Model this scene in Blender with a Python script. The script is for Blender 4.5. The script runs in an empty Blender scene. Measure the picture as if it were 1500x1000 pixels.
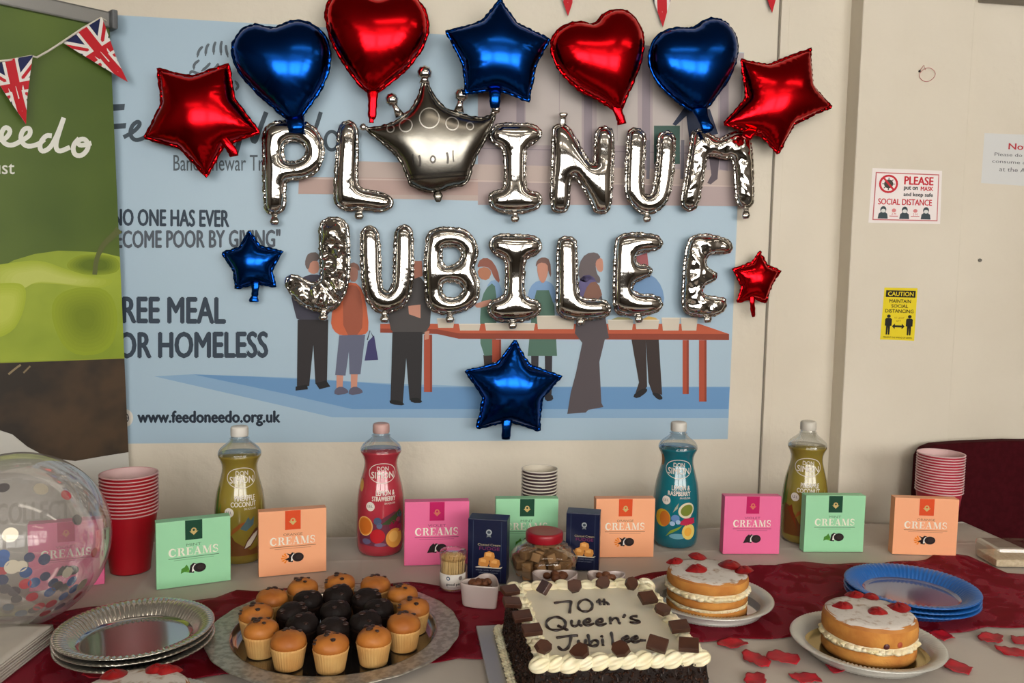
import bpy, bmesh, math, random
import numpy as np
from mathutils import Vector, Matrix, noise
from mathutils.geometry import tessellate_polygon, delaunay_2d_cdt

scene = bpy.context.scene
COL = scene.collection
PI = math.pi
random.seed(7)

# ------------------------------------------------------------------ camera
F_PX, YAW, PITCH, ROLL, DIST, EYE, TZ = 1259.033, 0.146783, 0.082144, 0.02024, 1.91222, 0.60, 0.75
_cy, _sy = math.cos(YAW), math.sin(YAW)
_r = Vector((_cy, -_sy, 0)); _fw = Vector((_sy, _cy, 0)); _up = Vector((0, 0, 1))
_f2 = _fw * math.cos(PITCH) - _up * math.sin(PITCH)
_u2 = _up * math.cos(PITCH) + _fw * math.sin(PITCH)
CR = _r * math.cos(ROLL) + _u2 * math.sin(ROLL)
CU = _u2 * math.cos(ROLL) - _r * math.sin(ROLL)
CW = _f2
CO = Vector((0, -DIST, TZ + EYE))
cam_d = bpy.data.cameras.new('camera'); cam = bpy.data.objects.new('camera', cam_d); COL.objects.link(cam)
cam.matrix_world = Matrix(((CR.x, CU.x, -CW.x, CO.x), (CR.y, CU.y, -CW.y, CO.y), (CR.z, CU.z, -CW.z, CO.z), (0, 0, 0, 1)))
cam_d.sensor_width = 36.0; cam_d.lens = F_PX / 1500 * 36; cam_d.clip_start = 0.02
scene.camera = cam

# ------------------------------------------------------------------ world, light, exposure
w = bpy.data.worlds.new('world'); scene.world = w; w.use_nodes = True
w.node_tree.nodes['Background'].inputs[0].default_value = (0.62, 0.72, 0.85, 1)
w.node_tree.nodes['Background'].inputs[1].default_value = 0.6
scene.view_settings.view_transform = 'Standard'
scene.view_settings.look = 'None'
scene.view_settings.gamma = 1
scene.view_settings.use_curve_mapping = False
scene.view_settings.exposure = 0.16
scene.cycles.max_bounces = 8
scene.cycles.transparent_max_bounces = 16
scene.cycles.use_denoising = True
scene.cycles.caustics_reflective = False
scene.cycles.caustics_refractive = False

def area(name, loc, target, sx, sy, power, col):
    d = bpy.data.lights.new(name, 'AREA'); d.shape = 'RECTANGLE'; d.size = sx; d.size_y = sy
    d.energy = power; d.color = col
    o = bpy.data.objects.new(name, d); COL.objects.link(o); o.location = loc
    o.rotation_euler = (Vector(target) - Vector(loc)).to_track_quat('-Z', 'Y').to_euler()
    return o
LIT = dict(panel=6.5, window=12.5)

# ------------------------------------------------------------------ pixel rays (to read real positions off the photograph)
def ray(px, py):
    return CR * ((px - 750) / F_PX) - CU * ((py - 500) / F_PX) + CW
def at(px, py, Y):
    d = ray(px, py); return CO + d * ((Y - CO.y) / d.y)
def tb(px, py, h=0.0):
    d = ray(px, py); return CO + d * ((TZ + h - CO.z) / d.z)
def on_plane(px, py, p0, n):
    d = ray(px, py); return CO + d * ((p0 - CO).dot(n) / d.dot(n))

# ------------------------------------------------------------------ materials
def lin(c):
    return tuple((x / 255 / 12.92) if x / 255 <= 0.04045 else ((x / 255 + 0.055) / 1.055) ** 2.4 for x in c)
_M = {}
def mat(name, rgb, rough=0.5, metal=0.0, rgb2=None, nscale=8.0, bump=None, coat=0.0, trans=0.0, sss=0.0, spec=None, contrast=None, ndetail=3.0):
    if name in _M: return _M[name]
    m = bpy.data.materials.new(name); m.use_nodes = True; _M[name] = m
    nt = m.node_tree; b = nt.nodes['Principled BSDF']
    b.inputs['Base Color'].default_value = (*lin(rgb), 1)
    b.inputs['Roughness'].default_value = rough
    b.inputs['Metallic'].default_value = metal
    if coat: b.inputs['Coat Weight'].default_value = coat; b.inputs['Coat Roughness'].default_value = 0.08
    if trans: b.inputs['Transmission Weight'].default_value = trans
    if sss:
        b.inputs['Subsurface Weight'].default_value = sss; b.inputs['Subsurface Radius'].default_value = (0.02, 0.01, 0.006)
        b.inputs['Subsurface Scale'].default_value = 0.3
    if spec is not None: b.inputs['Specular IOR Level'].default_value = spec
    tc = None
    if rgb2 or bump:
        tc = nt.nodes.new('ShaderNodeTexCoord')
    if rgb2:
        n = nt.nodes.new('ShaderNodeTexNoise'); n.inputs['Scale'].default_value = nscale; n.inputs['Detail'].default_value = ndetail
        r = nt.nodes.new('ShaderNodeValToRGB')
        lo, hi = contrast or (0.35, 0.65)
        r.color_ramp.elements[0].position = lo; r.color_ramp.elements[0].color = (*lin(rgb), 1)
        r.color_ramp.elements[1].position = hi; r.color_ramp.elements[1].color = (*lin(rgb2), 1)
        nt.links.new(tc.outputs['Object'], n.inputs['Vector']); nt.links.new(n.outputs['Fac'], r.inputs['Fac'])
        nt.links.new(r.outputs['Color'], b.inputs['Base Color'])
    if bump:
        sc_, st, di = bump
        n = nt.nodes.new('ShaderNodeTexNoise'); n.inputs['Scale'].default_value = sc_; n.inputs['Detail'].default_value = 4
        bp = nt.nodes.new('ShaderNodeBump'); bp.inputs['Strength'].default_value = st; bp.inputs['Distance'].default_value = di
        nt.links.new(tc.outputs['Object'], n.inputs['Vector']); nt.links.new(n.outputs['Fac'], bp.inputs['Height'])
        nt.links.new(bp.outputs['Normal'], b.inputs['Normal'])
    return m
def ink(rgb, rough=0.55):
    return mat('ink_%d_%d_%d_%d' % (*rgb, int(rough * 100)), rgb, rough, spec=.22)
def clear(name, tint, edge=0.35, rough=0.03, haze=0.0):
    if name in _M: return _M[name]
    m = bpy.data.materials.new(name); m.use_nodes = True; _M[name] = m
    nt = m.node_tree; nt.nodes.clear()
    out = nt.nodes.new('ShaderNodeOutputMaterial'); mix = nt.nodes.new('ShaderNodeMixShader')
    t = nt.nodes.new('ShaderNodeBsdfTransparent'); t.inputs[0].default_value = (*tint, 1)
    g = nt.nodes.new('ShaderNodeBsdfGlossy'); g.inputs['Roughness'].default_value = rough
    lw = nt.nodes.new('ShaderNodeLayerWeight'); lw.inputs['Blend'].default_value = edge
    ml = nt.nodes.new('ShaderNodeMath'); ml.operation = 'MULTIPLY_ADD'; ml.inputs[1].default_value = 0.75; ml.inputs[2].default_value = 0.02
    nt.links.new(lw.outputs['Facing'], ml.inputs[0]); nt.links.new(ml.outputs[0], mix.inputs[0])
    base = t
    if haze:
        d = nt.nodes.new('ShaderNodeBsdfDiffuse'); d.inputs[0].default_value = (.8, .78, .76, 1); base = nt.nodes.new('ShaderNodeMixShader'); base.inputs[0].default_value = haze
        nt.links.new(t.outputs[0], base.inputs[1]); nt.links.new(d.outputs[0], base.inputs[2])
    nt.links.new(base.outputs[0], mix.inputs[1]); nt.links.new(g.outputs[0], mix.inputs[2]); nt.links.new(mix.outputs[0], out.inputs[0])
    return m
def glow(name, rgb, strength):
    m = bpy.data.materials.new(name); m.use_nodes = True; nt = m.node_tree; nt.nodes.clear()
    out = nt.nodes.new('ShaderNodeOutputMaterial'); e = nt.nodes.new('ShaderNodeEmission')
    e.inputs[0].default_value = (*lin(rgb), 1); e.inputs[1].default_value = strength
    nt.links.new(e.outputs[0], out.inputs[0]); return m

# ------------------------------------------------------------------ mesh builder
class MB:
    def __init__(s): s.v = []; s.f = []; s.m = []; s.s = []; s.mats = []
    def mi(s, m):
        if m not in s.mats: s.mats.append(m)
        return s.mats.index(m)
    def add(s, vs, fs, m, smooth=False):
        k = len(s.v); i = s.mi(m); s.v.extend([tuple(p) for p in vs])
        for f in fs: s.f.append([k + q for q in f]); s.m.append(i); s.s.append(smooth)
    def box(s, c, d, m, rot=None, bevel=0.0):
        bm = bmesh.new(); bmesh.ops.create_cube(bm, size=1)
        for v in bm.verts: v.co = Vector((v.co.x * d[0], v.co.y * d[1], v.co.z * d[2]))
        if bevel: bmesh.ops.bevel(bm, geom=bm.edges[:], offset=bevel, segments=2, affect='EDGES', profile=0.6)
        R = rot or Matrix.Identity(3)
        bm.verts.index_update()
        s.add([R @ v.co + Vector(c) for v in bm.verts], [[v.index for v in f.verts] for f in bm.faces], m)
        bm.free()
    def lathe(s, prof, m, n=48, c=(0, 0, 0), wob=None, smooth=True, cap=True, arc=None):
        vs = []; fs = []; k = len(prof)
        for j in range(n):
            a = 2 * PI * j / n
            for i, (r, z) in enumerate(prof):
                if wob: r, z = wob(r, z, a, i)
                vs.append((c[0] + r * math.cos(a), c[1] + r * math.sin(a), c[2] + z))
        for j in range(n):
            q = (j + 1) % n
            for i in range(k - 1): fs.append([j * k + i, q * k + i, q * k + i + 1, j * k + i + 1])
        if cap:
            if prof[0][0] > 1e-6: fs.append([j * k for j in range(n)][::-1])
            if prof[-1][0] > 1e-6: fs.append([j * k + k - 1 for j in range(n)])
        s.add(vs, fs, m, smooth)
    def tube(s, path, r, m, n=8, closed=False, flat=1.0, side=None, smooth=True):
        P = [Vector(p) for p in path]; L = len(P); vs = []; fs = []
        rs = r if isinstance(r, (list, tuple)) else [r] * L
        nprev = None
        for i in range(L):
            if closed: t = P[(i + 1) % L] - P[i - 1]
            else: t = P[min(i + 1, L - 1)] - P[max(i - 1, 0)]
            t = t.normalized() if t.length > 1e-9 else Vector((0, 0, 1))
            if side is not None: a = Vector(side) - t * Vector(side).dot(t)
            elif nprev is None: a = t.orthogonal()
            else: a = nprev - t * nprev.dot(t)
            a.normalize(); nprev = a; b = t.cross(a)
            for j in range(n):
                th = 2 * PI * j / n
                vs.append(P[i] + a * (rs[i] * math.cos(th)) + b * (rs[i] * flat * math.sin(th)))
        for i in range(L if closed else L - 1):
            q = (i + 1) % L
            for j in range(n):
                j2 = (j + 1) % n
                fs.append([i * n + j, i * n + j2, q * n + j2, q * n + j])
        if not closed:
            fs.append(list(range(n))[::-1]); fs.append([(L - 1) * n + j for j in range(n)])
        s.add(vs, fs, m, smooth)
    def ball(s, c, r, m, nu=16, nv=10, disp=None, smooth=True, R=None):
        vs = []; fs = []; rr = r if isinstance(r, (tuple, list)) else (r, r, r)
        for i in range(nv + 1):
            p = PI * i / nv
            for j in range(nu):
                t = 2 * PI * j / nu
                d = Vector((math.sin(p) * math.cos(t), math.sin(p) * math.sin(t), math.cos(p)))
                q = 1 + (disp(d) if disp else 0)
                co = Vector((d.x * rr[0] * q, d.y * rr[1] * q, d.z * rr[2] * q))
                if R is not None: co = R @ co
                vs.append(co + Vector(c))
        for i in range(nv):
            for j in range(nu):
                j2 = (j + 1) % nu
                fs.append([i * nu + j, (i + 1) * nu + j, (i + 1) * nu + j2, i * nu + j2])
        s.add(vs, fs, m, smooth)
    def prism(s, pts, z0, z1, m, smooth=False):
        n = len(pts)
        vs = [(p[0], p[1], z0) for p in pts] + [(p[0], p[1], z1) for p in pts]
        fs = [[i, (i + 1) % n, n + (i + 1) % n, n + i] for i in range(n)] + [list(range(n))[::-1], list(range(n, 2 * n))]
        s.add(vs, fs, m, smooth)
    def build(s, name, parent=None, loc=None, rz=0.0, merge=0.0):
        me = bpy.data.meshes.new(name); me.from_pydata([tuple(v) for v in s.v], [], s.f)
        for m in s.mats: me.materials.append(m)
        me.polygons.foreach_set('material_index', s.m); me.polygons.foreach_set('use_smooth', s.s)
        if merge:
            bm = bmesh.new(); bm.from_mesh(me); bmesh.ops.remove_doubles(bm, verts=bm.verts, dist=merge); bm.to_mesh(me); bm.free()
        me.update()
        o = bpy.data.objects.new(name, me); COL.objects.link(o)
        if parent is not None: o.parent = parent
        if loc is not None: o.location = loc
        if rz: o.rotation_euler = (0, 0, rz)
        return o
def tag(o, label, cat, group=None, kind=None):
    o['label'] = label; o['category'] = cat
    if group: o['group'] = group
    if kind: o['kind'] = kind
    return o
def thing(name, label, cat, loc=(0, 0, 0), rz=0.0, group=None):
    o = bpy.data.objects.new(name, None); COL.objects.link(o); o.location = loc; o.rotation_euler = (0, 0, rz)
    o.empty_display_size = 0.02
    return tag(o, label, cat, group)
def struct(mb, name, label=None):
    o = mb.build(name); o['kind'] = 'structure'
    if label: o['label'] = label
    return o
def copy_thing(root, loc, rz=None):
    r = root.copy(); COL.objects.link(r); r.location = loc
    if rz is not None: r.rotation_euler = (0, 0, rz)
    for ch in list(root.children):
        c = ch.copy(); COL.objects.link(c); c.parent = r
        for g in list(ch.children):
            d = g.copy(); COL.objects.link(d); d.parent = c
    return r

# ------------------------------------------------------------------ flat printing (layers of ink on a real surface)
_T = {}
def text_tris(s, bold=0.0, spacing=1.0, shear=0.0):
    k = (s, bold, spacing, shear)
    if k in _T: return _T[k]
    cu = bpy.data.curves.new('lettering', 'FONT'); cu.body = s; cu.fill_mode = 'FRONT' if False else 'BOTH'
    cu.dimensions = '2D'; cu.offset = bold; cu.space_character = spacing; cu.shear = shear; cu.resolution_u = 3
    o = bpy.data.objects.new('lettering', cu)
    me = bpy.data.meshes.new_from_object(o)
    me.calc_loop_triangles()
    V = np.array([v.co[:2] for v in me.vertices]).reshape(-1, 2); T = [tuple(t.vertices) for t in me.loop_triangles]
    bpy.data.objects.remove(o); bpy.data.curves.remove(cu); bpy.data.meshes.remove(me)
    lo, hi = V.min(0), V.max(0)
    _T[k] = ((V - lo) / np.maximum(hi - lo, 1e-6), T, hi - lo); return _T[k]
class Print:
    """draws in (u,v) with v growing upward unless flip; mapper(u,v,layer) -> point"""
    def __init__(s, mb, mapper, flip=False, seg=None): s.mb = mb; s.mp = mapper; s.flip = flip; s.seg = seg
    def tris(s, V, T, m, L):
        if s.seg:
            V = [tuple(p) for p in V]; out = []; st = list(T)
            while st:
                a, b, c = st.pop()
                e = [(math.dist(V[a], V[b]), a, b, c), (math.dist(V[b], V[c]), b, c, a), (math.dist(V[c], V[a]), c, a, b)]
                l, i, j, k = max(e)
                if l > s.seg and len(V) < 60000:
                    V.append(((V[i][0] + V[j][0]) / 2, (V[i][1] + V[j][1]) / 2)); n = len(V) - 1
                    st += [(i, n, k), (n, j, k)]
                else: out.append((a, b, c))
            T = out
        LL = L if isinstance(L, list) else None
        s.mb.add([s.mp(p[0], p[1], (LL[i] if i < len(LL) else LL[-1]) if LL else L) for i, p in enumerate(V)], T, m, bool(s.seg))
    def poly(s, pts, c, L=1):
        T = tessellate_polygon([[Vector((p[0], p[1], 0)) for p in pts]])
        s.tris(pts, T, ink(c) if isinstance(c, tuple) else c, L)
    def soft(s, pts, c0, c1, L, n=6, grow=.5):
        cx = sum(p[0] for p in pts) / len(pts); cy = sum(p[1] for p in pts) / len(pts)
        for i in range(n):
            k = 1 - grow * i / n; q = (i + 1) / n
            s.poly([(cx + (p[0] - cx) * k, cy + (p[1] - cy) * k) for p in pts], tuple(int(a + (b - a) * q) for a, b in zip(c0, c1)), L + .25 * i)
    def rect(s, x0, y0, x1, y1, c, L=1): s.poly([(x0, y0), (x1, y0), (x1, y1), (x0, y1)], c, L)
    def disc(s, x, y, rx, ry, c, L=1, n=20, a0=0):
        ca, sa = math.cos(a0), math.sin(a0)
        s.poly([(x + rx * math.cos(2 * PI * i / n) * ca - ry * math.sin(2 * PI * i / n) * sa,
                 y + rx * math.cos(2 * PI * i / n) * sa + ry * math.sin(2 * PI * i / n) * ca) for i in range(n)], c, L)
    def ring(s, x, y, rx, ry, wd, c, L=1, n=28):
        V = []; T = []
        for i in range(n):
            a = 2 * PI * i / n
            V += [(x + rx * math.cos(a), y + ry * math.sin(a)), (x + (rx - wd) * math.cos(a), y + (ry - wd) * math.sin(a))]
            p, q = 2 * i, 2 * ((i + 1) % n); T += [(p, q, q + 1), (p, q + 1, p + 1)]
        s.tris(V, T, ink(c), L)
    def line(s, pts, wd, c, L=1, smooth=0):
        for _ in range(smooth): pts = chaikin(pts, False)
        V = []; T = []; n = len(pts)
        for i in range(n):
            a = pts[max(i - 1, 0)]; b = pts[min(i + 1, n - 1)]
            dx, dy = b[0] - a[0], b[1] - a[1]; l = math.hypot(dx, dy) or 1
            k = wd[i * len(wd) // n] if isinstance(wd, (list, tuple)) else wd
            V += [(pts[i][0] - dy / l * k / 2, pts[i][1] + dx / l * k / 2), (pts[i][0] + dy / l * k / 2, pts[i][1] - dx / l * k / 2)]
            if i: p = 2 * i - 2; T += [(p, p + 2, p + 3), (p, p + 3, p + 1)]
        s.tris(V, T, ink(c) if isinstance(c, tuple) else c, [L + 1.6 * (i // 2) / n for i in range(len(V))] if n > 8 and not s.seg else L)
    def text(s, t, x0, y0, x1, y1, c, L=2, bold=0.0, spacing=1.0, slope=0.0, shear=0.0):
        V, T, sz = text_tris(t, 0.0, spacing, shear)
        b = bold * abs(y1 - y0) * 1.1; q = -1 if x1 < x0 else 1
        for k, (dx, dy) in enumerate(((0, 0),) if not bold else ((-b, 0), (b, 0), (0, b * .8), (0, -b * .8), (0, 0))):
            X0, X1, Y0, Y1 = x0 + q * b, x1 - q * b, y0, y1
            W = [(X0 + dx + p[0] * (X1 - X0), Y0 + dy + p[1] * (Y1 - Y0) + slope * p[0] * (X1 - X0)) for p in V]
            s.tris(W, T, ink(c) if isinstance(c, tuple) else c, L + .45 * k)
def chaikin(pts, closed=True):
    n = len(pts); out = []
    if not closed: out.append(pts[0])
    for i in range(n if closed else n - 1):
        a = pts[i]; b = pts[(i + 1) % n]
        out += [(a[0] * .75 + b[0] * .25, a[1] * .75 + b[1] * .25), (a[0] * .25 + b[0] * .75, a[1] * .25 + b[1] * .75)]
    if not closed: out.append(pts[-1])
    return out
# ================================================================== the room
WY = 0.14                       # face of the main wall
PIER_Y = 0.085                  # face of the pier that stands out of it
RW_Y = 0.105                    # wall right of the pier
wall_m = mat('cream_wall_paint', (216, 207, 190), 0.62, rgb2=(208, 198, 180), nscale=2.2, bump=(24, 0.6, 0.006))
wall_b = mat('plain_wall_paint', (92, 82, 72), 0.7)
white_m = mat('white_gloss_paint', (214, 208, 196), 0.4)
XL, XR, YB, ZC = -2.6, 3.4, -4.1, 2.75
px_l = at(1262, 350, PIER_Y).x - 0.018; pier_x0 = at(1247, 350, PIER_Y).x
pier_x1 = at(1408, 350, PIER_Y).x
mb = MB(); mb.box(((XL + pier_x0) / 2, WY + 0.05, ZC / 2), (pier_x0 - XL + 0.1, 0.1, ZC), wall_m); struct(mb, 'wall_back')
mb = MB(); mb.box(((pier_x0 + pier_x1) / 2, PIER_Y + 0.1, ZC / 2), (pier_x1 - pier_x0, 0.2, ZC), wall_m, bevel=0.004); struct(mb, 'wall_pier')
mb = MB(); mb.box(((pier_x1 + XR) / 2, RW_Y + 0.1, ZC / 2), (XR - pier_x1, 0.2, ZC), wall_m); struct(mb, 'wall_recess')
mb = MB(); mb.box((XL - 0.05, (YB + WY) / 2, ZC / 2), (0.1, WY - YB, ZC), wall_b); struct(mb, 'wall_left')
mb = MB(); mb.box((XR + 0.05, (YB + WY) / 2, ZC / 2), (0.1, WY - YB, ZC), wall_b); struct(mb, 'wall_right')
mb = MB(); mb.box(((XL + XR) / 2, (YB + WY) / 2, -0.05), (XR - XL, WY - YB + 0.2, 0.1), mat('grey_carpet', (70, 66, 64), 0.9, rgb2=(58, 54, 52), nscale=60)); struct(mb, 'floor')
mb = MB(); mb.box(((XL + XR) / 2, (YB + WY) / 2, ZC + 0.05), (XR - XL, WY - YB + 0.2, 0.1), mat('ceiling_paint', (122, 114, 104), 0.8)); struct(mb, 'ceiling')
# rear wall with a row of windows: sill, head, piers
WZ0, WZ1 = 1.25, 2.5
wins = [(-1.75, -0.15), (0.0, 1.6), (1.75, 3.3)]
mb = MB()
mb.box(((XL + XR) / 2, YB - 0.05, WZ0 / 2), (XR - XL, 0.1, WZ0), wall_b)
mb.box(((XL + XR) / 2, YB - 0.05, (WZ1 + ZC) / 2), (XR - XL, 0.1, ZC - WZ1), wall_b)
e = [XL] + [x for p in wins for x in p] + [XR]
for i in range(0, len(e), 2): mb.box(((e[i] + e[i + 1]) / 2, YB - 0.05, (WZ0 + WZ1) / 2), (e[i + 1] - e[i], 0.1, WZ1 - WZ0), wall_b)
struct(mb, 'wall_front')
day = glow('daylight_pane', (244, 241, 235), LIT['window'])
for i, (a, b) in enumerate(wins):
    r = bpy.data.objects.new('window_%d' % (i + 1), None); COL.objects.link(r); r['kind'] = 'structure'; r.location = ((a + b) / 2, YB, WZ0)
    f = MB(); W = b - a; H = WZ1 - WZ0
    for x in (-W / 2 + .03, 0, W / 2 - .03): f.box((x, -.03, H / 2), (.06, .06, H), white_m)
    for z in (.03, H * .62, H - .03): f.box((0, -.03, z), (W, .06, .06), white_m)
    o = f.build('window_frame', r); o['kind'] = 'structure'
    p = MB(); p.box((0, -.06, H / 2), (W, .01, H), day); o = p.build('window_pane', r); o['kind'] = 'structure'
# ceiling panels
lamp = glow('lamp_diffuser', (255, 242, 224), LIT['panel'])
for i, (x, y) in enumerate([(0.5, -1.45), (2.2, -1.45), (-1.2, -2.9), (0.5, -2.9), (2.2, -2.9)]):
    t = thing('ceiling_light', 'long ceiling light panel, ' + ('middle one nearest the wall', 'right one nearest the wall', 'left of the far row', 'middle of the far row', 'right of the far row')[i], 'light', (x, y, ZC), 0, 'ceiling lights')
    h = MB(); h.box((0, 0, -.02), (1.24, .20, .04), white_m); h.build('housing', t)
    d = MB(); d.box((0, 0, -.045), (1.18, .14, .012), lamp); d.build('diffuser', t)
# cover strip on the wall joint, and trunking at upper right
mb = MB()
a = at(1150, 30, WY); b = at(1117, 720, WY)
mb.box(((a.x + b.x) / 2, WY - .003, ZC / 2), (.022, .006, ZC), wall_m, bevel=.002); struct(mb, 'trim_1')
mb = MB(); xa = (a.x + b.x) / 2 - .0135
mb.box((xa, WY - .0004, ZC / 2), (.0035, .0012, ZC), mat('joint_shadow_gap', (120, 112, 100), .9)); struct(mb, 'joint_shade_strip')  # thin dark strip, coloured as the shade in the joint beside the cover strip
a = at(1432, 4, RW_Y); b = at(1500, 8, RW_Y)
mb = MB(); mb.box((a.x + 0.6, RW_Y - .02, a.z + 0.03), (1.2, .04, .06), mat('grey_trunking', (140, 134, 124), .6), bevel=.003); struct(mb, 'trim_3')
mb = MB(); mb.box(((XL + pier_x0) / 2, WY - .008, .06), (pier_x0 - XL, .016, .12), white_m); struct(mb, 'baseboard_back')

# ---- pier signs
def quad_map(c, Y, lift=0.00025):
    P = [at(*p, Y) for p in c]           # TL TR BR BL
    def mp(u, v, L):
        t = P[0].lerp(P[1], u); b = P[3].lerp(P[2], u); q = b.lerp(t, v); return (q.x, Y - lift * (L + 1), q.z)
    return mp
RED = (196, 40, 52); DK = (42, 42, 46)
mb = MB(); pr = Print(mb, quad_map([(1278, 246), (1380, 250), (1377, 328), (1272, 326)], PIER_Y))
pr.rect(0, 0, 1, 1, (232, 224, 220), 0); pr.rect(.05, .05, .96, .93, (196, 110, 112), 1); pr.rect(.065, .07, .945, .91, (236, 226, 224), 2)
pr.disc(.24, .72, .135, .17, RED, 3); pr.disc(.24, .72, .105, .133, (236, 226, 224), 4)
pr.disc(.24, .72, .065, .08, (70, 66, 60), 5)
for k in range(8):
    a = k * PI / 4; pr.line([(.24 + .05 * math.cos(a), .72 + .065 * math.sin(a)), (.24 + .09 * math.cos(a), .72 + .115 * math.sin(a))], .014, (70, 66, 60), 5)
pr.line([(.155, .84), (.325, .60)], .03, RED, 6)
pr.text('PLEASE', .46, .72, .88, .87, RED, 3, .03); pr.text('put on', .46, .60, .66, .69, DK, 3, .025); pr.text('MASK', .70, .615, .88, .69, RED, 3, .03)
pr.text('and keep safe', .46, .485, .88, .575, DK, 3, .025); pr.text('SOCIAL DISTANCE', .11, .34, .87, .45, RED, 3, .02)
for x in (.19, .49, .79):
    pr.poly([(x - .07, .08), (x - .06, .17), (x - .03, .2), (x + .03, .2), (x + .06, .17), (x + .07, .08)], (60, 72, 78), 3)
    pr.disc(x, .245, .042, .065, (60, 72, 78), 4); pr.disc(x, .225, .032, .035, (215, 215, 212), 5)
for x in (.34, .64):
    pr.disc(x, .235, .03, .035, (214, 130, 130), 3); pr.line([(x - .06, .13), (x + .06, .13)], .014, (190, 80, 84), 3)
    pr.text('2 M', x - .03, .15, x + .03, .19, RED, 3)
tag(mb.build('notice_sign'), 'white laminated sign with red PLEASE put on MASK wording on the pier', 'sign')
mb = MB(); pr = Print(mb, quad_map([(1295.5, 421), (1344, 422), (1339, 499), (1289, 497)], PIER_Y))
YE = (226, 204, 36); K = (30, 28, 22)
pr.rect(0, 0, 1, 1, YE, 0); pr.rect(.06, .82, .95, .95, K, 1); pr.text('CAUTION', .12, .845, .89, .925, YE, 2, .03)
for t, y in (('MAINTAIN', .715), ('SOCIAL', .62), ('DISTANCING', .525)):
    wd = {'MAINTAIN': .32, 'SOCIAL': .25, 'DISTANCING': .42}[t]; pr.text(t, .5 - wd, y, .5 + wd, y + .065, K, 2, .015)
for x in (.2, .82):
    pr.disc(x, .455, .055, .032, K, 2); pr.poly([(x - .1, .40), (x - .06, .42), (x + .06, .42), (x + .1, .40), (x + .1, .27), (x + .06, .27), (x + .055, .10), (x + .01, .10), (x, .25), (x - .01, .10), (x - .055, .10), (x - .06, .27), (x - .1, .27)], K, 2)
pr.poly([(.31, .265), (.4, .32), (.4, .285), (.6, .285), (.6, .32), (.69, .265), (.6, .21), (.6, .245), (.4, .245), (.4, .21)], K, 2)
pr.text('AT LEAST', .36, .41, .66, .445, (150, 110, 20), 2); pr.text('6FT', .43, .35, .57, .385, (150, 110, 20), 2)
pr.text('PREVENT THE SPREAD OF GERMS', .08, .035, .92, .065, K, 2)
tag(mb.build('caution_sign'), 'yellow CAUTION maintain social distancing sign on the pier', 'sign')
mb = MB(); pr = Print(mb, quad_map([(1442, 195), (1580, 200), (1575, 277), (1437, 268)], RW_Y))
pr.rect(0, 0, 1, 1, (208, 208, 206), 0); pr.text('Notice', .26, .70, .60, .82, (186, 58, 66), 1, .015)
for t, a, b, y in (('Please do not bring or', .12, .82, .54), ('consume any hot food', .10, .84, .40), ('at the Arabica', .18, .66, .26)): pr.text(t, a, y, b, y + .085, (88, 88, 92), 1)
tag(mb.build('paper_notice'), 'white paper notice with red heading at the right edge of the wall', 'sign')
# ---- loop of red ribbon, wall plug
t = at(1357, 110, PIER_Y)
mb = MB(); pts = []
for i in range(28):
    a = 2 * PI * i / 28; pts.append((t.x + .019 * math.cos(a) * (1 + .12 * math.sin(2 * a + 1)), PIER_Y - .004 - .003 * math.sin(a), t.z + .016 * math.sin(a)))
mb.tube(pts, .0007, mat('red_thread', (176, 84, 84), .6), 6, True)
mb.tube([(t.x - .022, PIER_Y - .002, t.z + .006), (t.x - .012, PIER_Y - .006, t.z + .022), (t.x - .006, PIER_Y - .004, t.z + .012)], .0007, _M['red_thread'], 6)
mb.ball((t.x - .02, PIER_Y - .002, t.z + .008), .003, mat('dark_metal', (50, 45, 42), .4, .8), 10, 6)
tag(mb.build('ribbon_loop'), 'thin red ribbon loop hanging on a nail high on the pier', 'ribbon')
t = at(1435, 381, RW_Y)
mb = MB(); mb.ball((t.x, RW_Y - .001, t.z), (.0055, .004, .0045), mat('grey_plug', (110, 106, 98), .6), 12, 8)
tag(mb.build('wall_screw'), 'small grey screw head in the wall below the paper notice', 'screw')
# ================================================================== printed wall banner
SK = (196, 140, 120)
mb = MB(); PY = WY - .002
pr = Print(mb, lambda u, v, L: tuple(at(u, v, PY - .0003 * L)))
vinyl = mat('banner_vinyl', (160, 184, 201), .42, bump=(5, .12, .01))
pr.poly([(120, 19), (1090, 77), (1066, 643), (120, 650)], vinyl, 0)
G1 = (150, 158, 160)
# floor bands
pr.poly([(226, 551), (282, 548), (430, 553), (560, 561), (700, 566), (1069, 566), (1067, 612), (700, 612), (487, 611), (440, 600)], (134, 167, 198), 1)
pr.poly([(282, 548), (362, 551), (500, 558), (624, 567), (700, 567), (1069, 567), (1067, 599), (700, 599), (516, 599), (420, 577)], (104, 146, 190), 2)
# building steps and columns
BE = (190, 172, 164); PK = (172, 158, 160); PL = (188, 178, 174); PD = (146, 134, 142)
pr.poly([(700, 60), (1090, 78), (1081, 300), (700, 300)], PK, 1)
pr.poly([(520, 236), (1083, 250), (1081, 302), (520, 290)], BE, 2)
pr.poly([(438, 259), (700, 262), (700, 286), (437, 284)], (186, 160, 152), 3)
pr.line([(440, 261), (700, 265), (1083, 273)], 2.0, (204, 186, 178), 4)
pr.poly([(700, 266), (1082, 273), (1081, 302), (700, 298)], (178, 160, 158), 3)
for a, b in ((770, 852), (874, 934), (956, 1052), (1068, 1086)):
    pr.poly([(a, 66 + (a - 700) * .06), (b, 66 + (b - 700) * .06), (b, 214), (a, 212)], PL, 3)
for a, b in ((757, 769), (856, 868), (941, 953), (1055, 1067)):
    pr.poly([(a, 66), (b, 67), (b - 1, 250), (a - 1, 248)], PD, 4)
for a in (820, 905, 1000): pr.line([(a, 70), (a - 1, 206)], 1.2, (170, 158, 156), 4)
pr.line([(700, 217), (1084, 226)], 1.5, PD, 4)
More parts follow.
